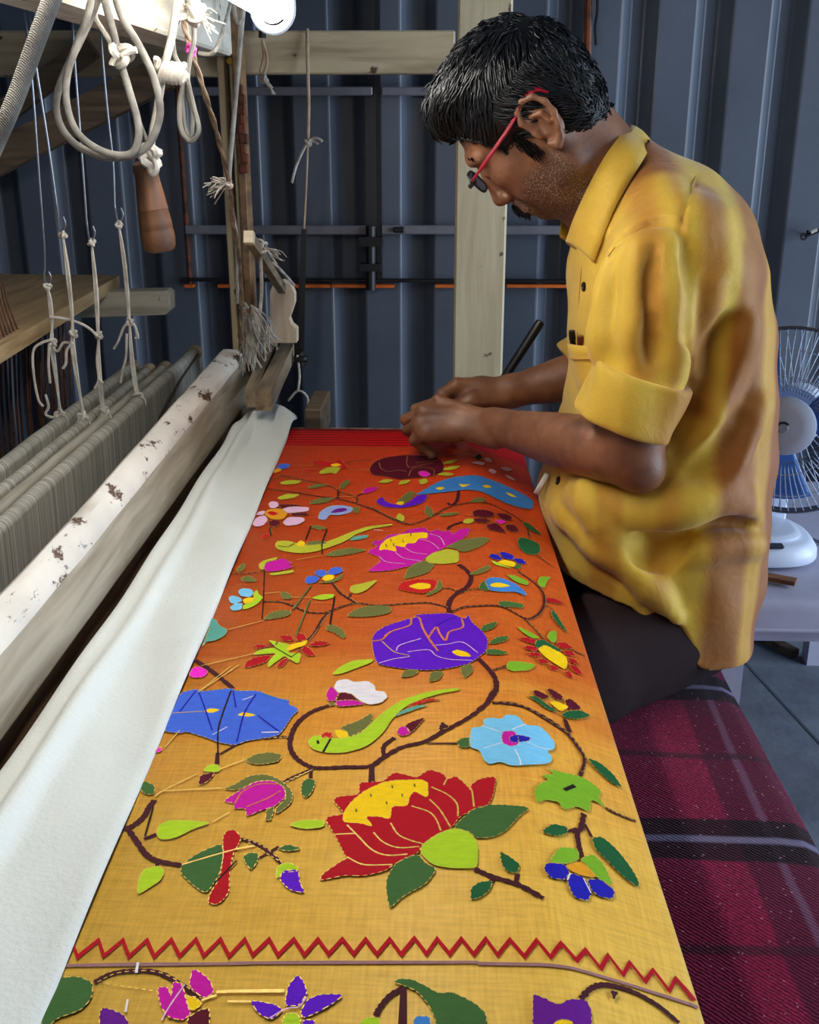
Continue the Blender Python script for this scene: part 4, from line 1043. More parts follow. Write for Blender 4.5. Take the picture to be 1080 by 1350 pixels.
LINES = """
B gold .0010 80,165 90,195 125,212 180,205 225,212
B gold .0010 230,130 225,165 240,190 290,180 370,165
B gold .0010 235,235 260,195 330,190 370,205 365,235
B gold .0010 270,165 330,160 400,150
B pink .0012 345,540 400,560 425,600
B pink .0012 290,570 350,585 395,620
B pink .0012 215,615 260,640 335,650
B pink .0012 165,640 210,670 300,685
B pink .0012 80,660 120,690 220,700
B salmon .0020 630,155 700,195 760,230
D salmon .0030 45,470 95,460 140,420 240,385 250,350 290,345 310,400 345,460 390,520
D gold .0018 95,470 160,525 240,545
D pink .0015 170,520 190,490 300,455
D salmon .0030 340,450 380,395 400,430 430,465 450,420 520,395 515,350
D pink .0015 380,490 440,485 520,475 600,530
D pink .0015 230,525 340,515 380,545 450,565 570,570
D pink .0015 80,585 150,565 240,550
D navy .0022 390,385 430,360 490,340
G gold .0017 650,740 740,770 780,810 805,870
G gold .0017 745,705 800,760 855,850
G gold .0017 540,830 580,890 640,920 710,940
G gold .0017 450,880 500,930 580,960 690,955
G gold .0017 310,840 360,890 440,970 520,1000 630,995
G gold .0017 250,890 360,885
G gold .0017 310,1010 400,1050 550,1050
G gold .0017 755,640 840,680 890,730 895,795
G gold .0017 820,630 840,590
G gold .0017 970,660 980,745
F salmon .0016 720,725 760,665 850,625 960,625
F salmon .0016 780,745 880,705 960,660
H white .0013 140,315 200,335 240,350
H white .0013 300,335 370,305
H white .0013 150,435 200,420 250,405
H white .0013 315,440 340,490 345,520
H white .0013 380,400 440,430 500,440
H white .0013 585,1130 600,1095
H white .0013 670,1120 710,1200
F gold .0020 440,1050 700,975 820,950
F gold .0014 300,690 340,660 520,570
F gold .0016 340,660 650,645
F gold .0012 640,545 770,495
F gold .0012 600,825 690,775
F gold .0012 350,430 430,340
F gold .0012 390,250 550,240
F gold .0012 530,135 700,0
F white .0020 860,352 950,350
F white .0011 600,365 680,322
F white .0011 760,180 830,155
F navy .0016 515,130 430,240
F navy .0016 530,140 560,220 600,340
F black .0020 700,130 660,240 632,340 630,460
F navy .0016 710,130 725,220
F navy .0018 830,150 770,250 730,400
F navy .0016 840,262 950,345
F azure .0018 860,145 1000,190
F black .0014 290,740 245,900
F black .0014 610,1150 730,1030
C gold .0016 140,600 420,535
C gold .0014 285,408 470,360
C gold .0014 125,740 340,595
C gold .0014 465,218 555,210
C gold .0014 620,237 720,237
C gold .0012 640,40 780,15
C black .0016 475,95 470,240 462,350
C olive .0028 720,175 625,300
C black .0020 845,230 820,380
C olive .0022 715,250 640,440
C black .0014 545,470 535,490
C black .0012 500,485 620,555
C black .0012 615,555 670,515
A black .0020 440,500 412,572
A black .0022 525,515 500,590 500,650
A black .0014 270,605 320,610 355,590
A gold .0014 335,180 450,180
A gold .0014 640,202 745,205
A gold .0012 360,680 500,655
A gold .0014 580,345 680,345
A white .0012 770,520 820,525
G black .0028 155,395 160,412
G black .0026 225,385 185,455
H black .0040 570,655 625,632
I white .0022 548,205 540,255
I white .0016 500,380 490,440
I gold .0024 920,345 1080,340
I gold .0018 850,385 920,360
I pink .0012 770,310 700,410 660,480
J gold .0030 0,342 270,340
J gold .0018 0,390 110,390
J pink .0012 200,470 280,425 340,415 375,370
"""
def pts_of(w): return [tuple(float(v) for v in q.split(',')) for q in w]
for row in MOTIFS.strip().split('\n'):
    q = row.split(); poly(q[0], q[1]+'_motif', q[2], pts_of(q[3:]), ch=True)
for row in LINES.strip().split('\n'):
    q = row.split(); line(q[0], 'thread_line', q[1], pts_of(q[3:]), float(q[2])*.75)
# stamens of the two lotuses
for cp, pp in (('G', ((435,685),(548,640),(600,685),(518,725),(358,765),(665,632))), ('B', ((115,605),(155,600),(205,580),(245,545),(140,575)))):
    for (x, y) in pp: line(cp, 'thread_line', 'olive', [(x, y-8), (x+3, y+8)], .0012)

# ---- white cotton cover cloth lying along the weaving edge
M_cotton = mat('white_cotton', (212, 216, 211), rough=.9, var=.06, vscale=14, bump=.25, bscale=260, sheen=.1)
XLc = -.3405
def cover(u, v):
    y = .36+(1.865-.36)*v
    xr = XL-SK*(y-1.1)+.0015
    xl = XLc-.0035*math.sin(y*5)
    t = max(0, (y-1.72)/.145)           # far end droops and rounds off
    x = xl+(xr-xl)*u
    if t > 0: x = x+(.012*t*(u-.3))+(-.02*t*t*u)
    z = ZF+.0035+.015*math.exp(-((u-.30)/.08)**2)*(.75+.25*math.sin(y*4))+.004*math.exp(-((u-.10)/.07)**2)+.0016*math.sin(y*23+u*7)*(u > .02)+.003*math.sin(y*9.0+u*5)*u*(1-u)*4
    z += .012*math.exp(-((y-1.72)/.10)**2)*math.exp(-((u-.5)/.35)**2)
    if u > .93: z -= .0028*((u-.93)/.07)**2
    if u < .05: z -= .012*((.05-u)/.05)**2
    z += t*.014*math.sin(u*3.14)-.022*t*t
    z += (.005*math.sin(u*11+y*31)*math.exp(-((y-1.70)/.09)**2))
    return (x, y, z)
mb = MB().grid(cover, 44, 170)
o = mb.build('cover_cloth', M_cotton, smooth='all', fix=False)
md = o.modifiers.new('cloth', 'SOLIDIFY'); md.thickness = .0022; md.offset = 1
tag(o, 'long white cotton cloth folded over the weaving between batten and saree', 'cloth')
# ================================================================== BENCH, BLANKET, TABLE, FAN
M_benchwood = wood('bench_wood', (110, 84, 60), (66, 48, 34), 'Y')
bench = empty('bench', (.25, 1.0, 0), 'plain wooden bench hidden under the plaid blanket', 'bench')
MB().box((.262, .93, .415), (.264, 1.40, .04), bev=.004).build('seat_board', M_benchwood, bench)
for x in (.16, .365):
    for y in (.34, 1.56): MB().box((x, y, .1975), (.045, .045, .395), bev=.003).build('leg', M_benchwood, bench)
    MB().box((x, .93, .36), (.03, 1.30, .06)).build('rail', M_benchwood, bench)
# plaid blanket
BY0 = atz(950, 1105, .451).y+.006; BYP = atz(930, 905, .451).y-atz(950, 1105, .451).y
m, nt, b = new_mat('plaid_wool')
tc = N(nt, 'ShaderNodeTexCoord'); sp = N(nt, 'ShaderNodeSeparateXYZ'); 
nd = N(nt, 'ShaderNodeTexNoise'); nd.inputs['Scale'].default_value = 7; nt.links.new(tc.outputs['Object'], nd.inputs[0])
vm = N(nt, 'ShaderNodeVectorMath', operation='MULTIPLY_ADD'); nt.links.new(nd.outputs[1], vm.inputs[0]); vm.inputs[1].default_value = (.012, .012, 0); nt.links.new(tc.outputs['Object'], vm.inputs[2])
nt.links.new(vm.outputs[0], sp.inputs[0])
def band(src, center, half, soft=.002):
    s = N(nt, 'ShaderNodeMath', operation='SUBTRACT'); nt.links.new(src, s.inputs[0]); s.inputs[1].default_value = center
    a = N(nt, 'ShaderNodeMath', operation='ABSOLUTE'); nt.links.new(s.outputs[0], a.inputs[0])
    r = N(nt, 'ShaderNodeMapRange'); nt.links.new(a.outputs[0], r.inputs[0]); r.inputs[1].default_value = half+soft; r.inputs[2].default_value = half-soft
    return r.outputs[0]
def mxc(fac, base, col, amt=1.0):
    f = N(nt, 'ShaderNodeMath', operation='MULTIPLY'); nt.links.new(fac, f.inputs[0]); f.inputs[1].default_value = amt
    x = N(nt, 'ShaderNodeMix', data_type='RGBA'); nt.links.new(f.outputs[0], x.inputs[0]); nt.links.new(base, x.inputs[6]); x.inputs[7].default_value = (*lin(col), 1); return x.outputs[2]
# period in y .331: wide dark band + light line; thin dark line half-way
md_ = N(nt, 'ShaderNodeMath', operation='PINGPONG')
sh = N(nt, 'ShaderNodeMath', operation='SUBTRACT'); nt.links.new(sp.outputs[1], sh.inputs[0]); sh.inputs[1].default_value = BY0-BYP*4
nt.links.new(sh.outputs[0], md_.inputs[0]); md_.inputs[1].default_value = BYP/2
yy = md_.outputs[0]
nb = N(nt, 'ShaderNodeTexNoise'); nb.inputs['Scale'].default_value = 300; nb.inputs['Detail'].default_value = 3; nt.links.new(tc.outputs['Object'], nb.inputs[0])
rb = ramp(nt, [(.3, lin((88, 12, 42))), (.7, lin((140, 30, 68)))]); nt.links.new(nb.outputs[0], rb.inputs[0])
c = rb.outputs[0]
c = mxc(band(sp.outputs[0], .366, .042), c, (58, 16, 40), .7)
c = mxc(band(sp.outputs[0], .362, .0045), c, (116, 88, 116), .5)
c = mxc(band(yy, 0, .036), c, (18, 16, 24), .88)
c = mxc(band(yy, .0, .0055), c, (130, 124, 158), .62)
c = mxc(band(yy, BYP/2, .006), c, (52, 26, 38), .7)
# pale flecks
fl = N(nt, 'ShaderNodeTexVoronoi'); fl.inputs['Scale'].default_value = 120; nt.links.new(tc.outputs['Object'], fl.inputs[0])
fr = ramp(nt, [(.10, (1, 1, 1)), (.16, (0, 0, 0))]); nt.links.new(fl.outputs[0], fr.inputs[0])
fn = N(nt, 'ShaderNodeTexNoise'); fn.inputs['Scale'].default_value = 60; nt.links.new(tc.outputs['Object'], fn.inputs[0])
f2 = ramp(nt, [(.42, (0, 0, 0)), (.55, (1, 1, 1))]); nt.links.new(fn.outputs[0], f2.inputs[0])
fm = N(nt, 'ShaderNodeMath', operation='MULTIPLY'); nt.links.new(fr.outputs[0], fm.inputs[0]); nt.links.new(f2.outputs[0], fm.inputs[1])
c = mxc(fm.outputs[0], c, (206, 150, 176), .55)
nt.links.new(c, b.inputs['Base Color']); b.inputs['Roughness'].default_value = 1; b.inputs['Specular IOR Level'].default_value = .1; b.inputs['Sheen Weight'].default_value = .05
tw = N(nt, 'ShaderNodeTexWave', bands_direction='DIAGONAL'); tw.inputs['Scale'].default_value = 110; tw.inputs['Distortion'].default_value = 3; nt.links.new(tc.outputs['Object'], tw.inputs[0])
av = N(nt, 'ShaderNodeMath', operation='ADD'); nt.links.new(tw.outputs[0], av.inputs[0]); nt.links.new(nb.outputs[0], av.inputs[1])
bp = N(nt, 'ShaderNodeBump'); bp.inputs['Strength'].default_value = .45; bp.inputs['Distance'].default_value = .002; nt.links.new(av.outputs[0], bp.inputs['Height']); nt.links.new(bp.outputs[0], b.inputs['Normal'])
M_plaid = m
bprof = [(.100, .18), (.101, .36), (.104, .428), (.112, .4415), (.13, .4445), (.20, .446), (.30, .446), (.36, .4455), (.385, .443), (.399, .435), (.406, .42), (.409, .38), (.413, .28), (.417, .17)]
def bl(u, v):
    k = u*(len(bprof)-1); i = min(int(k), len(bprof)-2); t = k-i
    x = bprof[i][0]*(1-t)+bprof[i+1][0]*t; z = bprof[i][1]*(1-t)+bprof[i+1][1]*t
    y = .22+1.43*v
    side = max(0, (.44-z)/.27)
    x += side*.010*math.sin(y*19+(1 if x > .25 else 4))*(1 if x > .25 else -1)
    if z > .43: z += .0016*math.sin(y*13+x*9)+.001*math.sin(y*31+x*20)
    if x > .33 and z > .40: x += .004*math.sin(y*8)
    return (x, y, z)
o = MB().grid(bl, 52, 120).build('plaid_blanket', M_plaid, smooth='all', fix=False)
md = o.modifiers.new('cloth', 'SOLIDIFY'); md.thickness = .004; md.offset = 1
tag(o, 'maroon plaid wool blanket with black bands draped over the bench', 'blanket')

# low plastic table by the wall
M_plastic = mat('lavender_white_plastic', (188, 186, 206), rough=.5, var=.16, vscale=8, bump=.05)
tb = empty('plastic_table', (.62, 1.98, 0), 'low white plastic table with rounded apron against the corrugated wall', 'table')
tx0, tx1, ty0, ty1, tz = .455, .93, 1.665, 2.33, .42
def rrect(x0, x1, y0, y1, r, n=6):
    P = []
    for cx, cy, a0 in ((x1-r, y1-r, 0), (x0+r, y1-r, 90), (x0+r, y0+r, 180), (x1-r, y0+r, 270)):
        for k in range(n+1):
            a = math.radians(a0+90*k/n); P.append((cx+r*math.cos(a), cy+r*math.sin(a)))
    return P
rings = [(-.030, 0), (-.012, 0), (-.004, -.003), (0, -.010), (.002, -.020), (.005, -.048), (.008, -.050), (.008, -.053), (.002, -.053)]
V = []; Fc = []; base = None
for k, (off, dz) in enumerate(rings):
    for x, y in rrect(tx0-off, tx1+off, ty0-off, ty1+off, .06+off): V.append((x, y, tz+dz))
n = len(rrect(0, 1, 0, 1, .1))
for k in range(len(rings)-1):
    for i in range(n): Fc.append((k*n+i, k*n+(i+1) % n, (k+1)*n+(i+1) % n, (k+1)*n+i))
Fc.append(tuple(range(n)))
mb = MB(); mb.add(V, Fc); mb.build('table_top', M_plastic, tb, smooth=True)
for x in (tx0+.05, .862):
    for y in (ty0+.05, 2.262):
        MB().prism([(x-.022, y-.02, 0), (x+.022, y-.02, 0), (x+.022, y+.02, 0), (x-.022, y+.02, 0)], (0, 0, tz-.02)).build('leg', M_plastic, tb)
for y in (ty0+.05, 2.262): MB().box(((tx0+.05+.862)/2, y, tz-.07), (.46, .012, .05)).build('apron_rib', M_plastic, tb)

# table fan
M_fanw = mat('fan_white_plastic', (214, 222, 240), rough=.35, var=.08, vscale=12)
M_guard = mat('guard_wire', (196, 212, 236), rough=.35, metal=.2, var=.1)
M_rim = mat('guard_rim', (104, 104, 116), rough=.4, metal=.5)
FC = aty(1040, 556, 1.90)
fan = empty('table_fan', (FC.x, FC.y+.04, tz), 'white table fan with round wire guard standing on the plastic table', 'fan')
fax = Vector((-.42, -.90, .05)).normalized()
Mf = Matrix.Translation(FC) @ fax.to_track_quat('Z', 'Y').to_matrix().to_4x4()
RG = .168
def circ(r, h, n=64): return [Mf @ Vector((r*math.cos(2*math.pi*k/n), r*math.sin(2*math.pi*k/n), h)) for k in range(n)]
fg = MB().tube(circ(RG, 0), .0032, 8, closed=True).build('front_guard', M_rim, fan, smooth=True)
MB().tube(circ(RG-.002, -.012), .0028, 8, closed=True).build('rear_rim', M_rim, fan, smooth=True)
hubr, hubz = .052, .050
def gz(r): t = (r-hubr)/(RG-hubr); return hubz*(1-t**2.2)+.0
NW = 78
me0 = None
for k in range(NW):
    a = 2*math.pi*k/NW
    if me0 is None:
        pts = [Vector((r, 0, gz(r))) for r in np.linspace(hubr-.004, RG, 9)]
        wob_ = MB().tube(pts, .0011, 5).build('guard_wire', M_guard, smooth='all'); me0 = wob_.data; wo = wob_
    else:
        wo = bpy.data.objects.new('guard_wire', me0); COL.objects.link(wo)
    wo.parent = fg; wo.matrix_local = Mf @ Matrix.Rotation(a, 4, 'Z')
for r in (.088, .132):
    MB().tube(circ(r, gz(r)-.001), .0011, 6, closed=True).build('guard_ring', M_guard, fg, smooth=True)
hub = MB().lathe([(0, .004), (.030, .0035), (.046, .001), (.0515, -.003), (.053, -.010), (.048, -.012)], 40, Mf @ Matrix.Translation((0, 0, hubz))).build('hub_plate', M_fanw, fan, smooth=True)
M_ink = mat('dark_badge', (34, 44, 58), rough=.5)
bc = [(.0105*math.cos(t), .0105*math.sin(t)) for t in np.linspace(.7, 3.9, 16)]
MB().tube([Mf @ Vector((x-.001, y-.002, hubz+.0046)) for x, y in bc], .0018, 6).build('badge_arc', M_ink, hub)
MB().lathe([(0, .0055), (.008, .0054), (.0088, .0045)], 20, Mf @ Matrix.Translation((-.001, -.002, hubz))).build('badge_disc', mat('silver_badge', (176, 190, 210), rough=.4), hub, smooth=True)
MB().box(Mf @ Vector((-.014, -.024, hubz+.0045)), (.012, .004, .006), fax.to_track_quat('Z', 'Y').to_matrix()).build('badge_mark', M_ink, hub)
M_blade = mat('blue_fan_blade', (70, 118, 190), rough=.25, var=.1, vscale=6)
for k in range(3):
    a0 = 2*math.pi*k/3+.3
    def blade(u, v):
        r = .03+.112*v; a = a0+(u-.5)*(1.45-.35*v)*(.65+.5*v)
        return Mf @ Vector((r*math.cos(a), r*math.sin(a), .012-.026*(u-.5)*1.0))
    bo = MB().grid(blade, 10, 8).build('blade', M_blade, fan, smooth='all', fix=False)
    md = bo.modifiers.new('t', 'SOLIDIFY'); md.thickness = .002
MB().lathe([(.03, .03), (.035, .02), (.035, -.01)], 24, Mf).build('blade_hub', M_blade, fan, smooth=True)
for k in range(40):
    a = 2*math.pi*k/40
    MB().tube([Mf @ Vector((r*math.cos(a), r*math.sin(a), -.012-.05*(1-((r-.05)/(RG-.05))**2))) for r in np.linspace(.05, RG-.002, 7)], .0010, 4).build('rear_wire', M_guard, fan, smooth='all')
MB().lathe([(.0, -.16), (.035, -.158), (.05, -.14), (.055, -.10), (.055, -.062), (.052, -.055)], 28, Mf).build('motor_housing', M_fanw, fan, smooth=True)
sx = aty(1019, 700, 1.94)
px_ = sx.x
MB().box((px_, 1.955, .535), (.042, .040, .165), bev=.004).build('neck', M_fanw, fan)
bx0 = aty(1067, 740, 1.88).x
cxb = bx0-.115
def foot(name, rx, ry, z0, z1, r2, m_):
    V = []; prof_ = [(1.0, z0), (1.02, z0+.004), (1.01, z0+(z1-z0)*.5), (.94, z0+(z1-z0)*.85), (.86, z1), (r2, z1+.002)]
    n = 40
    for f, z in prof_:
        for k in range(n):
            a = 2*math.pi*k/n; c_, s_ = math.cos(a), math.sin(a)
            V.append((cxb+rx*f*math.copysign(abs(c_)**.7, c_), 1.885+ry*f*math.copysign(abs(s_)**.7, s_), z))
    Fc = [(i*n+k, i*n+(k+1) % n, (i+1)*n+(k+1) % n, (i+1)*n+k) for i in range(len(prof_)-1) for k in range(n)]
    Fc += [tuple(range(n-1, -1, -1)), tuple(range((len(prof_)-1)*n, len(prof_)*n))]
    return MB().add(V, Fc).build(name, m_, fan, smooth=True)
foot('base', .115, .098, tz+.010, tz+.046, .3, M_fanw)
foot('base_deck', .085, .068, tz+.047, tz+.056, .3, M_fanw)
MB().box((cxb+.015, 1.885-.086, tz+.047), (.045, .016, .008), bev=.003).build('control_panel', M_ink, fan)
MB().tube(spline([(cxb+.10, 1.95, tz+.02), (cxb+.15, 1.93, tz+.004), (cxb+.19, 1.86, tz+.003), (cxb+.24, 1.80, tz+.003), (.925, 1.78, tz+.002)], 6), .003, 7).build('power_cord', M_rim, fan, smooth=True)
p, q = atz(955, 752, tz+.006), atz(1049, 770, tz+.006)
dd = (q-p).normalized(); nn = Vector((-dd.y, dd.x, 0))*.011
tag(MB().prism([p-nn, q-nn, q+nn, p+nn], (0, 0, .0075)).build('wood_strip', wood('strip', (150, 96, 52), (90, 56, 32), 'X')), 'small strip of brown wood wedged under the fan base', 'wood')
# dark bar put where a dark line crosses the floor under the table
a, c = atz(996, 840, 0), atz(1048, 867, 0)
d = (c-a).normalized(); n_ = Vector((-d.y, d.x, 0))*.012
tag(MB().prism([a-n_, c-n_, c+n_, a+n_], (0, 0, .02)).build('dark_floor_bar', M_darkwood), 'dark thin bar on the floor under the plastic table', 'wood')
tag(MB().box((.65, 2.36, .035), (.15, .07, .07), bev=.006).build('blue_carton', mat('faded_blue_carton', (96, 124, 150), rough=.8)), 'faded blue carton against the wall under the plastic table', 'box')
# small clip on a wire on the wall
ck = empty('wire_clip', aty(1064, 308, 2.40), 'small black and white wire clip on the wall above the fan', 'clip')
mb = MB(); c0 = aty(1060, 312, 2.40)
MB().tube([c0+Vector((.006*math.cos(t), 0, .006*math.sin(t))) for t in np.linspace(0, 6.283, 13)[:-1]], .0022, 6, closed=True).build('ring', M_black, ck, smooth=True)
MB().tube([aty(1063, 311, 2.40), aty(1090, 300, 2.40)], .004, 8).build('wire', M_black, ck, smooth=True)
MB().tube([aty(1069, 306, 2.395), aty(1077, 302, 2.395)], .0045, 8).build('white_sleeve', M_cord, ck, smooth=True)
MB().tube([aty(1065, 305, 2.40), aty(1065, 311, 2.43)], .003, 6).build('pin', M_black, ck)
# ================================================================== THE WEAVER
class Field:
    """signed distance samples on a grid; shapes are blended in, then polygonised into one continuous surface"""
    def __init__(s, lo, hi, h):
        s.lo = np.array(lo, float); s.h = h; s.n = np.ceil((np.array(hi)-s.lo)/h).astype(int)+1
        s.a = np.full(tuple(s.n), 1.0, np.float32)
    def add(s, f, lo, hi, k=.01, op='u', m=.02):
        i0 = np.clip(((np.array(lo)-m-k-s.lo)/s.h).astype(int), 0, s.n); i1 = np.clip(((np.array(hi)+m+k-s.lo)/s.h).astype(int)+2, 0, s.n)
        if np.any(i1 <= i0): return s
        sl = tuple(slice(i0[j], i1[j]) for j in range(3))
        ax = [(s.lo[j]+s.h*np.arange(i0[j], i1[j])).astype(np.float32) for j in range(3)]
        d = f(ax[0][:, None, None], ax[1][None, :, None], ax[2][None, None, :]).astype(np.float32)
        A = s.a[sl]
        if op == 'u':
            h = np.clip(.5+.5*(A-d)/k, 0, 1); s.a[sl] = A*(1-h)+d*h-k*h*(1-h)
        elif op == 's':
            d = -d; h = np.clip(.5-.5*(A-d)/k, 0, 1); s.a[sl] = A*(1-h)+d*h+k*h*(1-h)
        elif op == 'd': s.a[sl] = A-d
        return s
    def cap(s, p, q, r1, r2=None, k=.01, op='u', n=None, sq=1.0):
        p, q = np.array(p, float), np.array(q, float); r2 = r1 if r2 is None else r2; ba = q-p; L2 = max(ba@ba, 1e-12)
        def f(X, Y, Z):
            x, y, z = X-p[0], Y-p[1], Z-p[2]
            t = np.clip((x*ba[0]+y*ba[1]+z*ba[2])/L2, 0, 1)
            x = x-t*ba[0]; y = y-t*ba[1]; z = z-t*ba[2]
            if n is not None:
                dn = (x*n[0]+y*n[1]+z*n[2])*(sq-1); x = x+dn*n[0]; y = y+dn*n[1]; z = z+dn*n[2]
            return np.sqrt(x*x+y*y+z*z)-(r1+(r2-r1)*t)
        R = max(r1, r2); return s.add(f, np.minimum(p, q)-R, np.maximum(p, q)+R, k, op)
    def ell(s, c, A, r, k=.01, op='u'):
        c = np.array(c, float); A = np.array(A, float); r = np.array(r, float)
        def f(X, Y, Z):
            x, y, z = X-c[0], Y-c[1], Z-c[2]; k0 = 0; k1 = 0
            for i in range(3):
                l = x*A[i, 0]+y*A[i, 1]+z*A[i, 2]; k0 = k0+(l/r[i])**2; k1 = k1+(l/r[i]**2)**2
            k0 = np.sqrt(k0); k1 = np.sqrt(k1)+1e-9
            return k0*(k0-1)/k1
        R = r.max(); return s.add(f, c-R, c+R, k, op)
    def chain(s, P, R, k=.01, op='u', **kw):
        for i in range(len(P)-1): s.cap(P[i], P[i+1], R[i], R[i+1], k, op, **kw)
        return s
    def march(s, px, py, t0=.7, t1=2.6):
        d = ray(px, py); ts = np.arange(t0, t1, .0015); P = np.array(CO)[None]+ts[:, None]*np.array(d)[None]
        I = (P-s.lo)/s.h; ok = np.all((I >= 0) & (I < s.n-1), axis=1)
        if not ok.any(): return None
        v = np.ones(len(ts)); J = np.round(I[ok]).astype(int); v[ok] = s.a[J[:, 0], J[:, 1], J[:, 2]]
        w_ = np.where(v < 0)[0]
        return Vector(P[w_[0]]) if len(w_) else None
    def normal(s, p):
        I = np.clip(np.round((np.array(p)-s.lo)/s.h).astype(int), 2, s.n-3); g = []
        for j in range(3):
            e = np.zeros(3, int); e[j] = 2; g.append(float(s.a[tuple(I+e)]-s.a[tuple(I-e)]))
        return Vector(g).normalized()
    def mesh(s):
        a = s.a; neg = a < 0
        c = np.zeros(tuple(s.n-1), np.uint8)
        for dx in (0, 1):
            for dy in (0, 1):
                for dz in (0, 1): c += neg[dx:dx+s.n[0]-1, dy:dy+s.n[1]-1, dz:dz+s.n[2]-1]
        idx = np.argwhere((c > 0) & (c < 8)); m = len(idx)
        vid = np.full(tuple(s.n-1), -1, np.int32); vid[idx[:, 0], idx[:, 1], idx[:, 2]] = np.arange(m)
        cor = [(dx, dy, dz) for dx in (0, 1) for dy in (0, 1) for dz in (0, 1)]
        val = np.stack([a[idx[:, 0]+x, idx[:, 1]+y, idx[:, 2]+z] for x, y, z in cor], 1)
        acc = np.zeros((m, 3)); cnt = np.zeros(m)
        for i in range(8):
            for j in range(i+1, 8):
                if sum(abs(cor[i][q]-cor[j][q]) for q in range(3)) != 1: continue
                u, v = val[:, i], val[:, j]; mk = (u < 0) != (v < 0); t = np.where(mk, u/np.where(mk, u-v, 1), 0)
                p = np.array(cor[i])[None]+(np.array(cor[j])-np.array(cor[i]))[None]*t[:, None]
                acc += p*mk[:, None]; cnt += mk
        V = s.lo+s.h*(idx+acc/np.maximum(cnt, 1)[:, None])
        Q = []
        for ax in range(3):
            o1, o2 = (ax+1) % 3, (ax+2) % 3
            sl0 = [slice(None)]*3; sl1 = [slice(None)]*3; sl0[ax] = slice(0, -1); sl1[ax] = slice(1, None)
            ch = neg[tuple(sl0)] != neg[tuple(sl1)]; E = np.argwhere(ch)
            ok = (E[:, o1] > 0) & (E[:, o2] > 0) & (E[:, o1] < s.n[o1]-1) & (E[:, o2] < s.n[o2]-1); E = E[ok]
            def g(d1, d2):
                q = E.copy(); q[:, o1] += d1; q[:, o2] += d2; return vid[q[:, 0], q[:, 1], q[:, 2]]
            q = np.stack([g(-1, -1), g(0, -1), g(0, 0), g(-1, 0)], 1)
            fl = ~neg[E[:, 0], E[:, 1], E[:, 2]]; q[fl] = q[fl][:, ::-1]; Q.append(q)
        return V, np.concatenate(Q)
def smooth_verts(V, Q, it=2, lam=.5):
    e = np.concatenate([Q[:, [0, 1]], Q[:, [1, 2]], Q[:, [2, 3]], Q[:, [3, 0]]])
    n = len(V); cnt = np.bincount(e[:, 0], minlength=n)+np.bincount(e[:, 1], minlength=n)
    for i in range(it):
        acc = np.stack([np.bincount(e[:, 0], V[e[:, 1], k], n)+np.bincount(e[:, 1], V[e[:, 0], k], n) for k in range(3)], 1)
        V = V*(1-lam)+lam*acc/np.maximum(cnt, 1)[:, None]
    return V
def np_mesh(name, V, Q, m, parent=None, attrs=None):
    me = bpy.data.meshes.new(name)
    me.vertices.add(len(V)); me.vertices.foreach_set('co', np.ascontiguousarray(V, np.float32).ravel())
    me.loops.add(Q.size); me.loops.foreach_set('vertex_index', Q.astype(np.int32).ravel())
    me.polygons.add(len(Q)); me.polygons.foreach_set('loop_start', np.arange(0, Q.size, 4, dtype=np.int32)); me.polygons.foreach_set('loop_total', np.full(len(Q), 4, np.int32))
    me.polygons.foreach_set('use_smooth', np.ones(len(Q), bool))
    me.update(calc_edges=True); me.validate()
    for mm_ in (m if isinstance(m, (list, tuple)) else [m]): me.materials.append(mm_)
    for k, arr in (attrs or {}).items():
        at = me.attributes.new(k, 'FLOAT', 'POINT'); at.data.foreach_set('value', np.ascontiguousarray(arr, np.float32))
    o = bpy.data.objects.new(name, me); COL.objects.link(o)
    if parent is not None: o.parent = parent; o.matrix_parent_inverse = parent.matrix_basis.inverted()
    return o
def sstep(x, a, b): t = np.clip((x-a)/(b-a), 0, 1); return t*t*(3-2*t)
npv = lambda v: np.array(v, float)

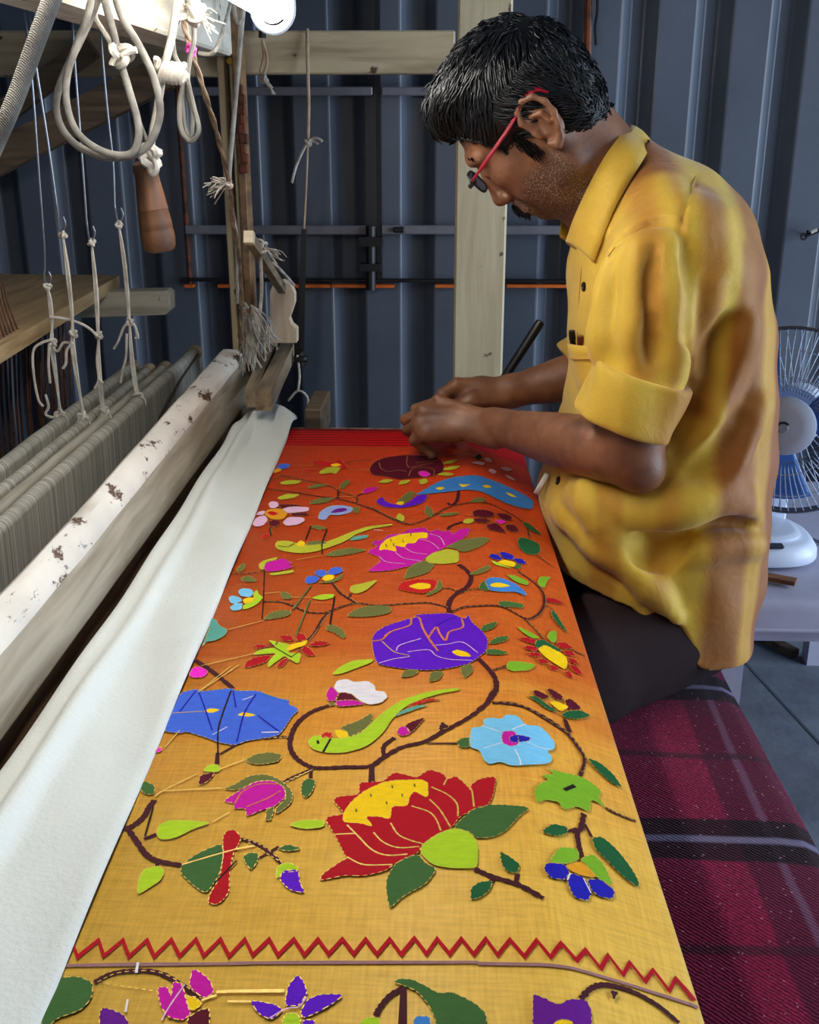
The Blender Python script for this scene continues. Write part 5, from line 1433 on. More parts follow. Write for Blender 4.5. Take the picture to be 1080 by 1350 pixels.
# ---- head frame
HO = npv((.122, 1.430, 1.186)); tp = math.radians(48); psi = math.radians(17)
f0 = npv((-math.cos(tp), 0, -math.sin(tp))); HU = npv((-math.sin(tp), 0, math.cos(tp))); HF = math.cos(psi)*f0+math.sin(psi)*npv((0, 1, 0)); HL = math.cos(psi)*npv((0, -1, 0))+math.sin(psi)*f0
HA = np.stack([HF, HL, HU])
H = lambda a, b, c: HO+a*HF+b*HL+c*HU
BLO, BHI = (-.26, 1.03, 0.0), (.47, 1.82, 1.36)
B = Field(BLO, BHI, .0023)
I3 = np.eye(3)
def head():
    e = lambda a, b, c, r, k=.01, op='u': B.ell(H(a, b, c), HA, r, k, op)
    def pr(fn):
        for sgn in (1, -1): fn(sgn)
    e(.016, 0, .040, (.086, .071, .068))
    e(-.012, 0, .022, (.060, .066, .064), .02)
    e(.054, 0, -.022, (.049, .055, .074), .02)
    e(.030, 0, -.020, (.055, .062, .055), .02)
    pr(lambda g: B.chain([H(.002, g*.056, -.030), H(.012, g*.053, -.058), H(.050, g*.035, -.074), H(.082, g*.010, -.081)], [.016, .017, .017, .015], .016))
    e(.0835, 0, -.0815, (.0145, .021, .0130), .010)
    pr(lambda g: e(.070, g*.042, -.012, (.026, .021, .019), .014))
    pr(lambda g: e(.058, g*.040, -.045, (.030, .018, .026), .016))
    pr(lambda g: B.chain([H(.098, g*.006, .022), H(.097, g*.022, .027), H(.086, g*.046, .024)], [.0085, .0095, .0085], .012))
    pr(lambda g: e(.113, g*.031, .006, (.017, .017, .012), .010, 's'))
    pr(lambda g: e(.0885, g*.031, .004, (.0135, .0145, .0125), .004))
    B.chain([H(.100, 0, .020), H(.108, 0, -.004), H(.1175, 0, -.030)], [.0075, .0085, .0095], .008)
    e(.1175, 0, -.0335, (.0105, .0105, .0095), .006)
    pr(lambda g: e(.1085, g*.0125, -.0365, (.0095, .0075, .0080), .005))
    pr(lambda g: e(.113, g*.006, -.044, (.004, .003, .003), .003, 's'))
    B.chain([H(.094, .026, -.064), H(.1015, 0, -.056), H(.094, -.026, -.064)], [.0085, .0095, .0085], .010)
    B.chain([H(.094, .021, -.0665), H(.1035, 0, -.0635), H(.094, -.021, -.0665)], [.004, .0062, .004], .004)
    B.chain([H(.092, .019, -.0715), H(.1005, 0, -.0735), H(.092, -.019, -.0715)], [.0045, .0068, .0045], .004)
    B.chain([H(.100, .022, -.0685), H(.1085, 0, -.0685), H(.100, -.022, -.0685)], [.0014, .0018, .0014], .003, 's')
    def ear(g):
        B.ell(H(-.008, g*.0745, -.002), np.stack([HF*.97-HU*.2+HL*g*.0, HL, HU*.97+HF*.2]), (.0175, .0085, .0265), .006)
        rim = [(.010, .004), (.013, .016), (.007, .028), (-.006, .033), (-.019, .028), (-.0255, .014), (-.0245, -.002), (-.017, -.017), (-.009, -.027), (-.001, -.031), (.006, -.024)]
        B.chain([H(a-.002, g*(.0825-.002*(a > 0)+.003*(a < -.015)), c) for a, c in rim], [.0036]*8+[.0052, .0058, .004], .004)
        B.ell(H(-.003, g*.0865, -.001), HA, (.0095, .0085, .0135), .004, 's')
        B.cap(H(-.012, g*.088, .014), H(-.002, g*.088, .019), .005, .004, .004, 's')
        B.chain([H(-.015, g*.083, -.006), H(-.015, g*.083, .008), H(-.006, g*.083, .012)], [.003, .003, .0025], .004)
        B.cap(H(.008, g*.080, -.004), H(.007, g*.080, -.011), .0042, .0036, .005)
    pr(ear)
head()
# neck and trunk
NB = npv((.238, 1.448, 1.065))
B.cap(H(-.010, 0, -.030), NB, .050, .066, .03)
B.cap(H(.018, 0, -.060), npv((.205, 1.448, 1.06)), .030, .040, .035)
B.ell((.30, 1.45, .97), I3, (.105, .155, .15), .03); B.ell((.305, 1.45, .78), I3, (.115, .15, .17), .04); B.ell((.325, 1.45, .575), I3, (.095, .165, .115), .04)
# left arm (nearer the bench end) and right arm
vp = lambda px, py, Y: npv(aty(px, py, Y))
SHL, ELL, WRL = npv((.250, 1.296, 1.010)), vp(829, 601, 1.262), vp(652, 561, 1.492)
SHR, ELR, WRR = npv((.262, 1.610, 1.030)), npv((.262, 1.668, .812)), vp(676, 515, 1.655)
def arm(S, E, W):
    d = W-E
    B.chain([S, S+(E-S)*.5, E+(S-E)*.12, E], [.042, .039, .037, .0362], .02)
    ts = np.linspace(0, 1, 15); cs = np.cos(ts*0); rr_ = np.interp(ts, np.linspace(0, 1, 61), np.convolve(np.pad(np.interp(np.linspace(0, 1, 61), [0, .18, .38, .62, .84, 1], [.0372, .0400, .0385, .0330, .0272, .0262]), 6, mode='edge'), np.ones(13)/13, 'valid'))
    B.chain([E+d*t for t in ts], list(rr_), .0015, n=npv((0, 1, 0)), sq=1.12)
arm(SHL, ELL, WRL); arm(SHR, ELR, WRR)
B.ell(ELL+npv((.018, -.004, -.018)), I3, (.026, .026, .026), .02)
# left hand: back up, fingers curled onto the cloth
def finger(P, R, k=.004): B.chain(P, R, k)
mcpL = [vp(578, 530, 1.548), vp(557, 543, 1.543), vp(552, 559, 1.530), vp(560, 574, 1.516)]
pipL = [vp(549, 540, 1.572), vp(535, 553, 1.562), vp(537, 567, 1.546), vp(546, 581, 1.528)]
for i, (mq, pq) in enumerate(zip(mcpL, pipL)):
    B.chain([WRL+npv((0, .006-.007*i, .004-.006*i)), WRL*.45+mq*.55+npv((0, 0, .0015)), mq], [.0165, .0115, .0096-.0005*i], .008)
    B.cap(WRL*.75+mq*.25+npv((0, -.006, .012)), mq+npv((.004, -.003, .006)), .0030, .0034, .005)
    B.ell(mq+npv((0, -.002, .003)), I3, (.0098, .0098, .0098), .004)
    dip = pq+npv((.010+.004*i, .010, -.020)); tip = pq+npv((.026, .008, -.030)); 
    for q in (dip, tip): q[2] = max(q[2], .7085)
    finger([mq, pq, dip, tip], [.0090-.0004*i, .0090-.0005*i, .0080-.0004*i, .0070], .0025)
pc = (WRL+mcpL[1]+mcpL[2])/3
B.ell(pc+npv((.004, .006, -.012)), I3, (.046, .022, .022), .02)
thL = [WRL+npv((-.012, .022, -.006)), vp(603, 541, 1.570), vp(575, 546, 1.592), vp(557, 552, 1.602)]
B.chain(thL, [.015, .0125, .0105, .0085], .008)
# right hand: behind, pinching the thread
mcpR = [vp(603, 507, 1.640), vp(596, 514, 1.648), vp(597, 523, 1.652), vp(604, 532, 1.655)]
pipR = [vp(584, 520, 1.628), vp(577, 529, 1.634), vp(579, 540, 1.640), vp(588, 549, 1.645)]
for i, (mq, pq) in enumerate(zip(mcpR, pipR)):
    B.chain([WRR+npv((0, -.006+.006*i, .006-.006*i)), WRR*.45+mq*.55+npv((0, 0, .002)), mq], [.0165, .0128, .0110-.0006*i], .012)
    dip = pq+npv((.000+.004*i, -.008, -.022)); tip = pq+npv((.012, -.010, -.036))
    for q in (dip, tip): q[2] = max(q[2], .7085)
    finger([mq, pq, dip, tip], [.0104-.0004*i, .0096-.0005*i, .0084, .0072], .004)
B.ell((WRR+mcpR[1]+mcpR[2])/3+npv((.004, 0, -.010)), I3, (.044, .020, .020), .02)
B.chain([WRR+npv((-.014, -.016, -.008)), vp(622, 528, 1.622), vp(598, 538, 1.612), vp(582, 546, 1.608)], [.0150, .0125, .0105, .0085], .008)
# legs and feet
LEG = [(npv((.325, 1.365, .535)), npv((.015, 1.150, .462)), npv((.005, 1.135, .10)), npv((-.125, 1.090, .032))), (npv((.325, 1.540, .535)), npv((-.075, 1.590, .462)), npv((-.055, 1.600, .10)), npv((-.195, 1.615, .032)))]
for hp, kn, an, to in LEG:
    B.chain([hp, hp*.5+kn*.5, kn], [.080, .064, .052], .02); B.chain([kn, kn*.65+an*.35, an], [.054, .050, .034], .02)
    B.chain([an+npv((.03, 0, -.055)), an+npv((-.02, 0, -.055)), to], [.032, .034, .024], .02)
def flat_bottom(F_, z, x0):
    ax = (F_.lo[0]+F_.h*np.arange(F_.n[0]), F_.lo[2]+F_.h*np.arange(F_.n[2]))
    pl_ = (z-ax[1])[None, None, :]; mk = (ax[0] > x0)[:, None, None]
    F_.a = np.where(mk, np.maximum(F_.a, pl_), F_.a).astype(np.float32)
flat_bottom(B, .4560, .085)
V, Q = B.mesh(); V = smooth_verts(V, Q, 1, .4)
rel = V-HO; la, lb, lc = rel@HF, rel@HL, rel@HU
inhead = (np.linalg.norm(rel, axis=1) < .17)
# beard shadow, moustache, lips, brows
jaw = sstep(-lc, .020, .046)*sstep(la, -.012, .018)*(1-sstep(la, .100, .106)*(lc > -.05))
under = 1-sstep(-lc, .098, .125)
beard = np.where(inhead, jaw*under*(1-.8*sstep(la, .055, .085)*sstep(lc, -.050, -.038)), 0)
lip = np.where(inhead & (np.abs(lb) < .022) & (la > .09), np.exp(-((lc+.0695)/.0055)**2), 0)
ml, nt, b = new_mat('brown_skin')
at = N(nt, 'ShaderNodeAttribute', attribute_name='beard'); al = N(nt, 'ShaderNodeAttribute', attribute_name='lip')
tc = N(nt, 'ShaderNodeTexCoord')
nz = N(nt, 'ShaderNodeTexNoise'); nz.inputs['Scale'].default_value = 26; nz.inputs['Detail'].default_value = 6; nt.links.new(tc.outputs['Object'], nz.inputs[0])
r = ramp(nt, [(.3, lin((104, 66, 46))), (.7, lin((142, 96, 68)))]); nt.links.new(nz.outputs[0], r.inputs[0])
n2 = N(nt, 'ShaderNodeTexNoise'); n2.inputs['Scale'].default_value = 750; n2.inputs['Detail'].default_value = 2; nt.links.new(tc.outputs['Object'], n2.inputs[0])
r2 = ramp(nt, [(.40, lin((40, 28, 22))), (.58, lin((104, 70, 50))), (.66, lin((176, 160, 142)))]); nt.links.new(n2.outputs[0], r2.inputs[0])
mxb = N(nt, 'ShaderNodeMix', data_type='RGBA'); mf = N(nt, 'ShaderNodeMath', operation='MULTIPLY'); mf.inputs[1].default_value = .85; nt.links.new(at.outputs['Fac'], mf.inputs[0]); nt.links.new(mf.outputs[0], mxb.inputs[0]); nt.links.new(r.outputs[0], mxb.inputs[6]); nt.links.new(r2.outputs[0], mxb.inputs[7])
mxl = N(nt, 'ShaderNodeMix', data_type='RGBA'); nt.links.new(al.outputs['Fac'], mxl.inputs[0]); nt.links.new(mxb.outputs[2], mxl.inputs[6]); mxl.inputs[7].default_value = (*lin((92, 44, 38)), 1)
nt.links.new(mxl.outputs[2], b.inputs['Base Color']); b.inputs['Roughness'].default_value = .46; b.inputs['Specular IOR Level'].default_value = .45
b.inputs['Subsurface Weight'].default_value = .12; b.inputs['Subsurface Radius'].default_value = (1, .35, .2); b.inputs['Subsurface Scale'].default_value = .004
n3 = N(nt, 'ShaderNodeTexNoise'); n3.inputs['Scale'].default_value = 260; n3.inputs['Detail'].default_value = 4; nt.links.new(tc.outputs['Object'], n3.inputs[0])
bp = N(nt, 'ShaderNodeBump'); bp.inputs['Strength'].default_value = .22; bp.inputs['Distance'].default_value = .0015; nt.links.new(n3.outputs[0], bp.inputs['Height']); nt.links.new(bp.outputs[0], b.inputs['Normal'])
M_skin = ml
person = np_mesh('person', V, Q, M_skin, None, {'beard': beard, 'lip': lip})
tag(person, 'man in a yellow shirt and red-armed glasses bending over the cloth, weaving with both hands', 'person')
# ---- trousers
T = Field((-.20, 1.03, .02), (.46, 1.76, .72), .0032)
T.ell((.325, 1.45, .575), I3, (.108, .178, .122), .04)
for hp, kn, an, to in LEG:
    T.chain([hp, hp*.5+kn*.5, kn], [.096, .078, .064], .02); T.chain([kn, kn*.6+an*.4, an+npv((0, 0, .01))], [.064, .062, .056], .02)
    T.cap(an+npv((0, 0, .05)), an+npv((0, 0, -.09)), .050, .048, .006, 's')
flat_bottom(T, .4520, .085)
V, Q = T.mesh(); V = smooth_verts(V, Q, 2)
M_trs = mat('dark_brown_trousers', (40, 27, 29), rough=.9, var=.18, vscale=30, bump=.25, bscale=500, spec=.2)
trousers = np_mesh('trousers', V, Q, M_trs, person)

# ---- shirt
zs_ = npv([.43, .47, .50, .56, .62, .68, .74, .80, .87, .94, 1.00, 1.05, 1.09, 1.12, 1.145, 1.165])
bk_ = npv([.418, .432, .440, .446, .449, .448, .446, .443, .437, .424, .404, .380, .350, .308, .264, .236])
fr_ = npv([.30, .24, .20, .155, .140, .136, .150, .168, .168, .166, .164, .168, .190, .206, .220, .232])
hy_ = npv([.175, .186, .192, .196, .196, .192, .184, .176, .172, .170, .170, .160, .124, .090, .060, .030])
S = Field((.05, 1.12, .40), (.48, 1.80, 1.22), .0028)
def torso(X, Y, Z):
    z = Z.ravel(); bk = np.interp(z, zs_, bk_)[None, None, :]; fr = np.interp(z, zs_, fr_)[None, None, :]; hy = np.interp(z, zs_, hy_)[None, None, :]
    cx = (bk+fr)/2; ax_ = (bk-fr)/2; n = 2.5
    q = ((np.abs(X-cx)/ax_)**n+(np.abs(Y-1.45)/hy)**n)**(1/n)
    d = (q-1)*np.minimum(ax_, hy)
    return np.maximum(d, np.maximum(Z-1.168, .41-Z))
S.add(torso, (.1, 1.2, .41), (.46, 1.7, 1.17), .01, m=.03)
SL0, SL1 = npv((.250, 1.288, 1.022)), vp(843, 515, 1.262)
S.cap((.268, 1.41, 1.078), (.270, 1.300, 1.044), .048, .060, .04); S.cap((.268, 1.49, 1.078), (.270, 1.600, 1.044), .048, .060, .04)
S.cap((.310, 1.40, 1.04), (.300, 1.31, 1.00), .06, .06, .05)
S.chain([SL0, SL0*.5+SL1*.5, SL1], [.060, .052, .053], .016, n=npv((0, 1, 0)), sq=1.0)
SR0, SR1 = npv((.268, 1.608, 1.030)), ELR+npv((-.02, -.004, .03))
S.chain([SR0, SR0*.5+SR1*.5, SR1], [.068, .060, .056], .030)
def on(pts, dep):
    out = []
    for (x, y) in pts:
        p = S.march(x, y)
        if p is not None:
            n = S.normal(p); out.append(npv(p)-npv(n)*dep)
    return out
def ridge(pts, r=.010, k=.016, dep=.004):
    r *= 1.25; P = on(pts, dep-.003)
    if len(P) > 1:
        P = [npv(q) for q in spline(P, 3)]; n = len(P); S.chain(P, [r*(.45+.55*math.sin(math.pi*(i+.5)/n)) for i in range(n)], k)
def groove(pts, r=.006, k=.012, dep=-.001):
    r *= 1.3; P = on(pts, dep)
    if len(P) > 1:
        P = [npv(q) for q in spline(P, 3)]; n = len(P); S.chain(P, [r*(.45+.55*math.sin(math.pi*(i+.5)/n)) for i in range(n)], k, 's')
# folds as the shirt hangs
ridge([(985, 420), (950, 500), (905, 590), (872, 650)], .014, .03); ridge([(1000, 540), (960, 600), (920, 650), (880, 680)], .012, .03)
ridge([(940, 380), (925, 450), (912, 520)], .010, .02); groove([(960, 430), (925, 520), (890, 610), (862, 670)], .010, .025)
groove([(975, 560), (930, 630), (880, 690)], .009, .025)
ridge([(990, 668), (930, 660), (870, 672), (810, 668), (760, 650)], .013, .03); groove([(1000, 704), (940, 696), (880, 716), (830, 716)], .011, .02)
ridge([(1000, 722), (950, 716), (905, 730)], .010, .02)
groove([(745, 690), (790, 735), (840, 775), (885, 830), (903, 858)], .0075, .010); ridge([(735, 672), (785, 716), (845, 758), (892, 812)], .011, .018, .002)
groove([(820, 712), (860, 735), (900, 715)], .008, .02); ridge([(770, 640), (790, 690), (850, 735)], .010, .02)
ridge([(806, 352), (798, 410), (792, 462)], .006, .03); ridge([(846, 330), (838, 400), (845, 470)], .005, .03); groove([(864, 330), (866, 400), (862, 470)], .004, .02)
ridge([(884, 330), (888, 410), (890, 490)], .006, .03); 
groove([(800, 336), (826, 312), (868, 292), (896, 302), (908, 330)], .0035, .006, 0)
groove([(920, 230), (908, 262), (898, 300)], .0014, .005, 0)
groove([(908, 325), (911, 380), (910, 440), (908, 505)], .007, .010, -.001)
# gentle unevenness
gx, gy, gz_ = [S.lo[j]+S.h*np.arange(S.n[j]) for j in range(3)]
wv = .0022*np.sin(gx*46+gz_[None, :].T*0)[:, None, None] if False else 0
und = (.0016*np.sin(gx[:, None, None]*60+gz_[None, None, :]*35+gy[None, :, None]*20)+.0014*np.sin(gz_[None, None, :]*70-gx[:, None, None]*40+gy[None, :, None]*33)).astype(np.float32)
S.a += und
# hem, neckline, openings
hemx = npv([.05, .14, .24, .30, .325, .335, .35, .45]); hemz = npv([.62, .612, .592, .545, .518, .505, .500, .498])
hz = np.interp(gx, hemx, hemz)
S.a = np.maximum(S.a, (hz[:, None, None]-gz_[None, None, :])*.8).astype(np.float32)
S.cap(NB+npv((-.006, 0, -.03)), H(-.03, 0, -.06), .058, .054, .006, 's')
S.cap(ELL, SL1+npv((0, 0, .02)), .043, .043, .004, 's'); S.cap(ELR+(WRR-ELR)*.5, ELR, .040, .043, .004, 's')
V, Q = S.mesh(); V = smooth_verts(V, Q, 2)
x, y, z = V.T
# woven colour blocks: broad soft bands of ochre on yellow, running down the body, across the yoke, down the sleeve
bnd = lambda t, c, hw, s: sstep(t, c-hw-s, c-hw+s)*(1-sstep(t, c+hw-s, c+hw+s))
sleeve = (1-sstep(y, 1.315, 1.345))*sstep(z, .83, .85)*(1-sstep(x, .325, .340))
body = np.maximum(.45*sstep(x, .37, .40), bnd(x, .360, .030, .012)*.9)+bnd(x, .450, .036, .010)*.95+bnd(x, .205, .016, .008)*.45+bnd(x, .272, .012, .010)*.35
lat = bnd(y, 1.45, .05, .01)*sstep(x, .39, .41)*.6
sl = bnd(x, .226, .014, .012)*.55+bnd(x, .30, .016, .012)*.75+bnd(x, .262, .006, .006)*.3
yoke = sstep(z, 1.035, 1.055)*(1-sleeve)
tone = sleeve*sl+(1-sleeve)*np.clip(body+lat, 0, 1)
tone = yoke*np.clip(bnd(x, .245, .03, .012)*.9+bnd(x, .31, .012, .01)*.2+bnd(x, .37, .03, .012)*.9, 0, 1)+(1-yoke)*tone
m, nt, b = new_mat('yellow_shirt_cotton')
at = N(nt, 'ShaderNodeAttribute', attribute_name='tone'); tc = N(nt, 'ShaderNodeTexCoord')
nz = N(nt, 'ShaderNodeTexNoise'); nz.inputs['Scale'].default_value = 11; nz.inputs['Detail'].default_value = 5; nt.links.new(tc.outputs['Object'], nz.inputs[0])
mr = N(nt, 'ShaderNodeMath', operation='MULTIPLY_ADD'); nt.links.new(nz.outputs[0], mr.inputs[0]); mr.inputs[1].default_value = .5; mr.inputs[2].default_value = -.25
ad = N(nt, 'ShaderNodeMath', operation='ADD', use_clamp=True); nt.links.new(at.outputs['Fac'], ad.inputs[0]); nt.links.new(mr.outputs[0], ad.inputs[1])
r = ramp(nt, [(0, lin((212, 174, 58))), (.45, lin((190, 138, 42))), (1, lin((142, 80, 26)))]); nt.links.new(ad.outputs[0], r.inputs[0])
# yarn
yn = N(nt, 'ShaderNodeTexNoise'); yn.inputs['Scale'].default_value = 1; mp = N(nt, 'ShaderNodeMapping'); mp.inputs['Scale'].default_value = (900, 900, 500); nt.links.new(tc.outputs['Object'], mp.inputs[0]); nt.links.new(mp.outputs[0], yn.inputs[0])
ry = ramp(nt, [(.35, (.92, .92, .9)), (.65, (1.03, 1.03, 1.02))]); nt.links.new(yn.outputs[0], ry.inputs[0])
mm = N(nt, 'ShaderNodeMix', data_type='RGBA', blend_type='MULTIPLY'); mm.inputs[0].default_value = 1; nt.links.new(r.outputs[0], mm.inputs[6]); nt.links.new(ry.outputs[0], mm.inputs[7])
nt.links.new(mm.outputs[2], b.inputs['Base Color']); b.inputs['Roughness'].default_value = .62; b.inputs['Sheen Weight'].default_value = .2; b.inputs['Specular IOR Level'].default_value = .3
cr2 = N(nt, 'ShaderNodeTexNoise'); cr2.inputs['Scale'].default_value = 48; cr2.inputs['Detail'].default_value = 4; cr2.inputs['Distortion'].default_value = .8; nt.links.new(tc.outputs['Object'], cr2.inputs[0])
bp = N(nt, 'ShaderNodeBump'); bp.inputs['Strength'].default_value = .22; bp.inputs['Distance'].default_value = .006; nt.links.new(cr2.outputs[0], bp.inputs['Height'])
b2 = N(nt, 'ShaderNodeBump'); b2.inputs['Strength'].default_value = .2; b2.inputs['Distance'].default_value = .0006; nt.links.new(yn.outputs[0], b2.inputs['Height']); nt.links.new(bp.outputs[0], b2.inputs['Normal']); nt.links.new(b2.outputs[0], b.inputs['Normal'])
M_shirt = m
shirt = np_mesh('shirt', V, Q, M_shirt, person, {'tone': tone})
def tone_attr(o, val):
    at_ = o.data.attributes.new('tone', 'FLOAT', 'POINT'); n = len(o.data.vertices)
    at_.data.foreach_set('value', np.full(n, val, np.float32) if np.isscalar(val) else np.ascontiguousarray(val, np.float32))
    return o
def cparts(name, mb, parent=shirt, tone=0.0, m_=None, smooth='all', solid=0, sub=0):
    o = mb.build(name, m_ or M_shirt, person, smooth=smooth, fix=True); o.parent = parent
    tone_attr(o, tone)
    if solid: md = o.modifiers.new('cloth', 'SOLIDIFY'); md.thickness = solid; md.offset = 0
    if sub: md = o.modifiers.new('soft', 'SUBSURF'); md.levels = sub; md.render_levels = sub
    return o
# collar: stand fold running round the neck, near and far leaf
def seat(px, py, Yd, off, F_):
    p = F_.march(px, py)
    Y_ = min(Yd, p.y-off) if p is not None else Yd
    return aty(px, py, Y_)
topE = [aty(832, 165, 1.450)]+[seat(a_, c_, Y_, .007, B) for a_, c_, Y_ in ((815, 184, 1.418), (794, 214, 1.394), (772, 256, 1.382), (756, 292, 1.392))]+[aty(747, 318, 1.412)]
lowE = [aty(859, 188, 1.455)]+[seat(a_, c_, Y_, .006, S) for a_, c_, Y_ in ((850, 207, 1.410), (834, 234, 1.376), (812, 272, 1.354), (796, 310, 1.352), (783, 346, 1.362))]
standE = [p_.lerp(q_, .35)+Vector((.004, .012, -.004)) for p_, q_ in zip(topE, lowE)]
for sgn, nm in ((1, 'collar_leaf'), (-1, 'collar_leaf')):
    mir = lambda p: Vector((p.x, p.y if sgn > 0 else 2*1.452-p.y, p.z))
    A = spline([mir(p) for p in topE], 9); Bq = spline([mir(p) for p in lowE], 9); Cq = spline([mir(p) for p in standE], 9)
    n = len(A); mb = MB(); rows = []
    for t in (0, .25, .5, .75, 1):     # leaf
        rows.append([A[i].lerp(Bq[i], t)+Vector((0, -.006*math.sin(math.pi*t)*sgn, .003*math.sin(math.pi*t))) for i in range(n)])
    inner = [A[i].lerp(Cq[i], 1.0)+Vector((0, .004*sgn, 0)) for i in range(n)]
    mid = [A[i]+Vector((0, .005*sgn, -.002)) for i in range(n)]
    rows = [inner, mid]+rows
    Vv = [p for r_ in rows for p in r_]
    mb.add(Vv, [(j*n+i, j*n+i+1, (j+1)*n+i+1, (j+1)*n+i) for j in range(len(rows)-1) for i in range(n-1)])
    cparts(nm, mb, tone=.08, solid=.0026)
# rolled cuff
def ring_band(c0, c1, e, hd, name, tone, thick=.006, fl=0.0):
    ax_ = (c1-c0).normalized(); e = (e-ax_*e.dot(ax_)); he = e.length; e = e.normalized(); dp = ax_.cross(e).normalized()
    prof_ = [(-.010, .02), (-.003, -.01), (.003, -.015), (.0045, .05), (.005, .35), (.0045, .7), (.005, .93), (.003, 1.0), (-.003, 1.01), (-.008, .96), (-.010, .6)]
    nn_ = 44; mb = MB(); Vv = []
    for (o_, t) in prof_:
        for k in range(nn_):
            a = 2*math.pi*k/nn_; ca, sa = math.cos(a), math.sin(a)
            wob_ = .0022*math.sin(3*a+t*4)+.0018*math.sin(7*a+t*2+1)
            rr_ = 1+fl*(t-.5)
            Vv.append(c0.lerp(c1, t)+e*(math.copysign(abs(ca)**.85, ca)*(he*rr_+o_+wob_))+dp*(math.copysign(abs(sa)**.85, sa)*(hd*rr_+o_+wob_)))
    mp_ = len(prof_)
    mb.add(Vv, [(j*nn_+k, j*nn_+(k+1) % nn_, (j+1)*nn_+(k+1) % nn_, (j+1)*nn_+k) for j in range(mp_-1) for k in range(nn_)])
    return cparts(name, mb, tone=tone, sub=1)
c0, c1 = aty(848, 492, 1.262), aty(821, 561, 1.262)
ed = (aty(904, 514, 1.262)-aty(791, 471, 1.262))*.5
nn_ = 44; tv = []
for j in range(11):
    for k in range(nn_):
        a = 2*math.pi*k/nn_; tv.append(.75*max(0, min(1, (math.cos(a)+.35)*1.6))*(.55+.45*math.sin(a*2+1)))
cuff = ring_band(c0, c1, ed, .055, 'rolled_cuff', 0.0)
cuff.data.attributes['tone'].data.foreach_set('value', np.array(tv, np.float32))
c0, c1 = Vector(ELR+npv((.0, 0, .03))), Vector(ELR+(WRR-ELR)*.32)
ring_band(c0, c1, Vector((0, .058, 0)), .056, 'rolled_cuff', .2)
# chest pocket with two pens
def surf_px(x, y, off=.0):
    p = S.march(x, y)
    if p is None: return None
    return p+S.normal(p)*off
TL, TR_, BR, BL = aty(749, 453, 1.385), aty(790, 457, 1.330), aty(786, 534, 1.325), aty(771, 548, 1.365)
mb = MB(); nu = 8; Vv = []
for j in range(nu+1):
    for i in range(nu+1):
        u, v_ = i/nu, j/nu; p = TL.lerp(TR_, u).lerp(BL.lerp(BR, u), v_)
        Vv.append(p+Vector((-.006, -.004, 0))*math.sin(math.pi*u)*(1-.6*v_)+Vector((.010*u*v_, .0, 0)))
mb.add(Vv, [(j*(nu+1)+i, j*(nu+1)+i+1, (j+1)*(nu+1)+i+1, (j+1)*(nu+1)+i) for j in range(nu) for i in range(nu)])
pocket = cparts('chest_pocket', mb, tone=.1, solid=.003)
cparts('pocket_hem', MB().tube(spline([TL.lerp(BL, .2).lerp(TR_.lerp(BR, .2), u)+Vector((-.006, -.004, 0))*math.sin(math.pi*u)*.9+Vector((-.0016, -.0016, 0)) for u in np.linspace(0, 1, 7)], 3), .0009, 5), parent=shirt, tone=.5)
for k, (tx, ty, col, lab) in enumerate(((754, 436, (20, 20, 24), 'black pen clipped in the yellow shirt pocket'), (765, 443, (96, 40, 30), 'brown pen beside the black one in the shirt pocket'))):
    topp = aty(tx, ty, 1.388-.012*k); base = topp+Vector((.006, .004, -.040))
    tag(MB().tube([base, base.lerp(topp, .7), base.lerp(topp, .72), topp], [.0040, .0040, .0046, .0042], 10).build('pen', mat('pen_%d' % k, col, rough=.3), smooth=True), lab, 'pen')
# buttons, placket, seams
M_btn = mat('black_button', (24, 20, 20), rough=.3)
for bx_, by_ in ((772, 378), (738, 634)):
    p = surf_px(bx_, by_, .001)
    if p is None: continue
    nrm = S.normal(p); Mb = Matrix.Translation(p) @ nrm.to_track_quat('Z', 'Y').to_matrix().to_4x4()
    cparts('button', MB().lathe([(0, .0015), (.0035, .0012), (.0045, .0028), (.0058, .0024), (.0062, .0005), (.005, 0)], 16, Mb), m_=M_btn, smooth=True)
def seam(pts, name='seam', tone=.35, r=.0006):
    P = [surf_px(a, c, .0002) for a, c in pts]; P = [p for p in P if p is not None]
    if len(P) > 2: cparts(name, MB().tube(spline(P, 4), r, 5), tone=tone)
seam([(802, 338), (812, 325), (826, 312), (846, 300), (868, 292), (884, 296), (897, 302)]); seam([(918, 232), (912, 250), (905, 270), (898, 298)])
seam([(767, 352), (764, 390), (762, 430), (762, 450)], tone=.5)

a, c = aty(722, 625, 1.40), aty(707, 651, 1.40)
cparts('white_facing', MB().tube([a, c], .0042, 6, flat=.35), m_=mat('white_facing', (226, 226, 222), rough=.8))
# ---- hair: a cap that follows the skull plus combed strands
HR = Field((-.10, 1.28, 1.06), (.28, 1.58, 1.38), .0026)
he = lambda a, b_, c, r_, k=.012, op='u': HR.ell(H(a, b_, c), HA, r_, k, op)
he(.009, 0, .046, (.087, .080, .079)); he(-.018, 0, .020, (.056, .074, .072), .02); he(-.034, 0, -.012, (.030, .060, .046), .02)
he(.060, .0, .090, (.050, .056, .028), .02); he(.079, -.004, .084, (.032, .044, .021), .014); he(.03, 0, .096, (.068, .058, .030), .02)
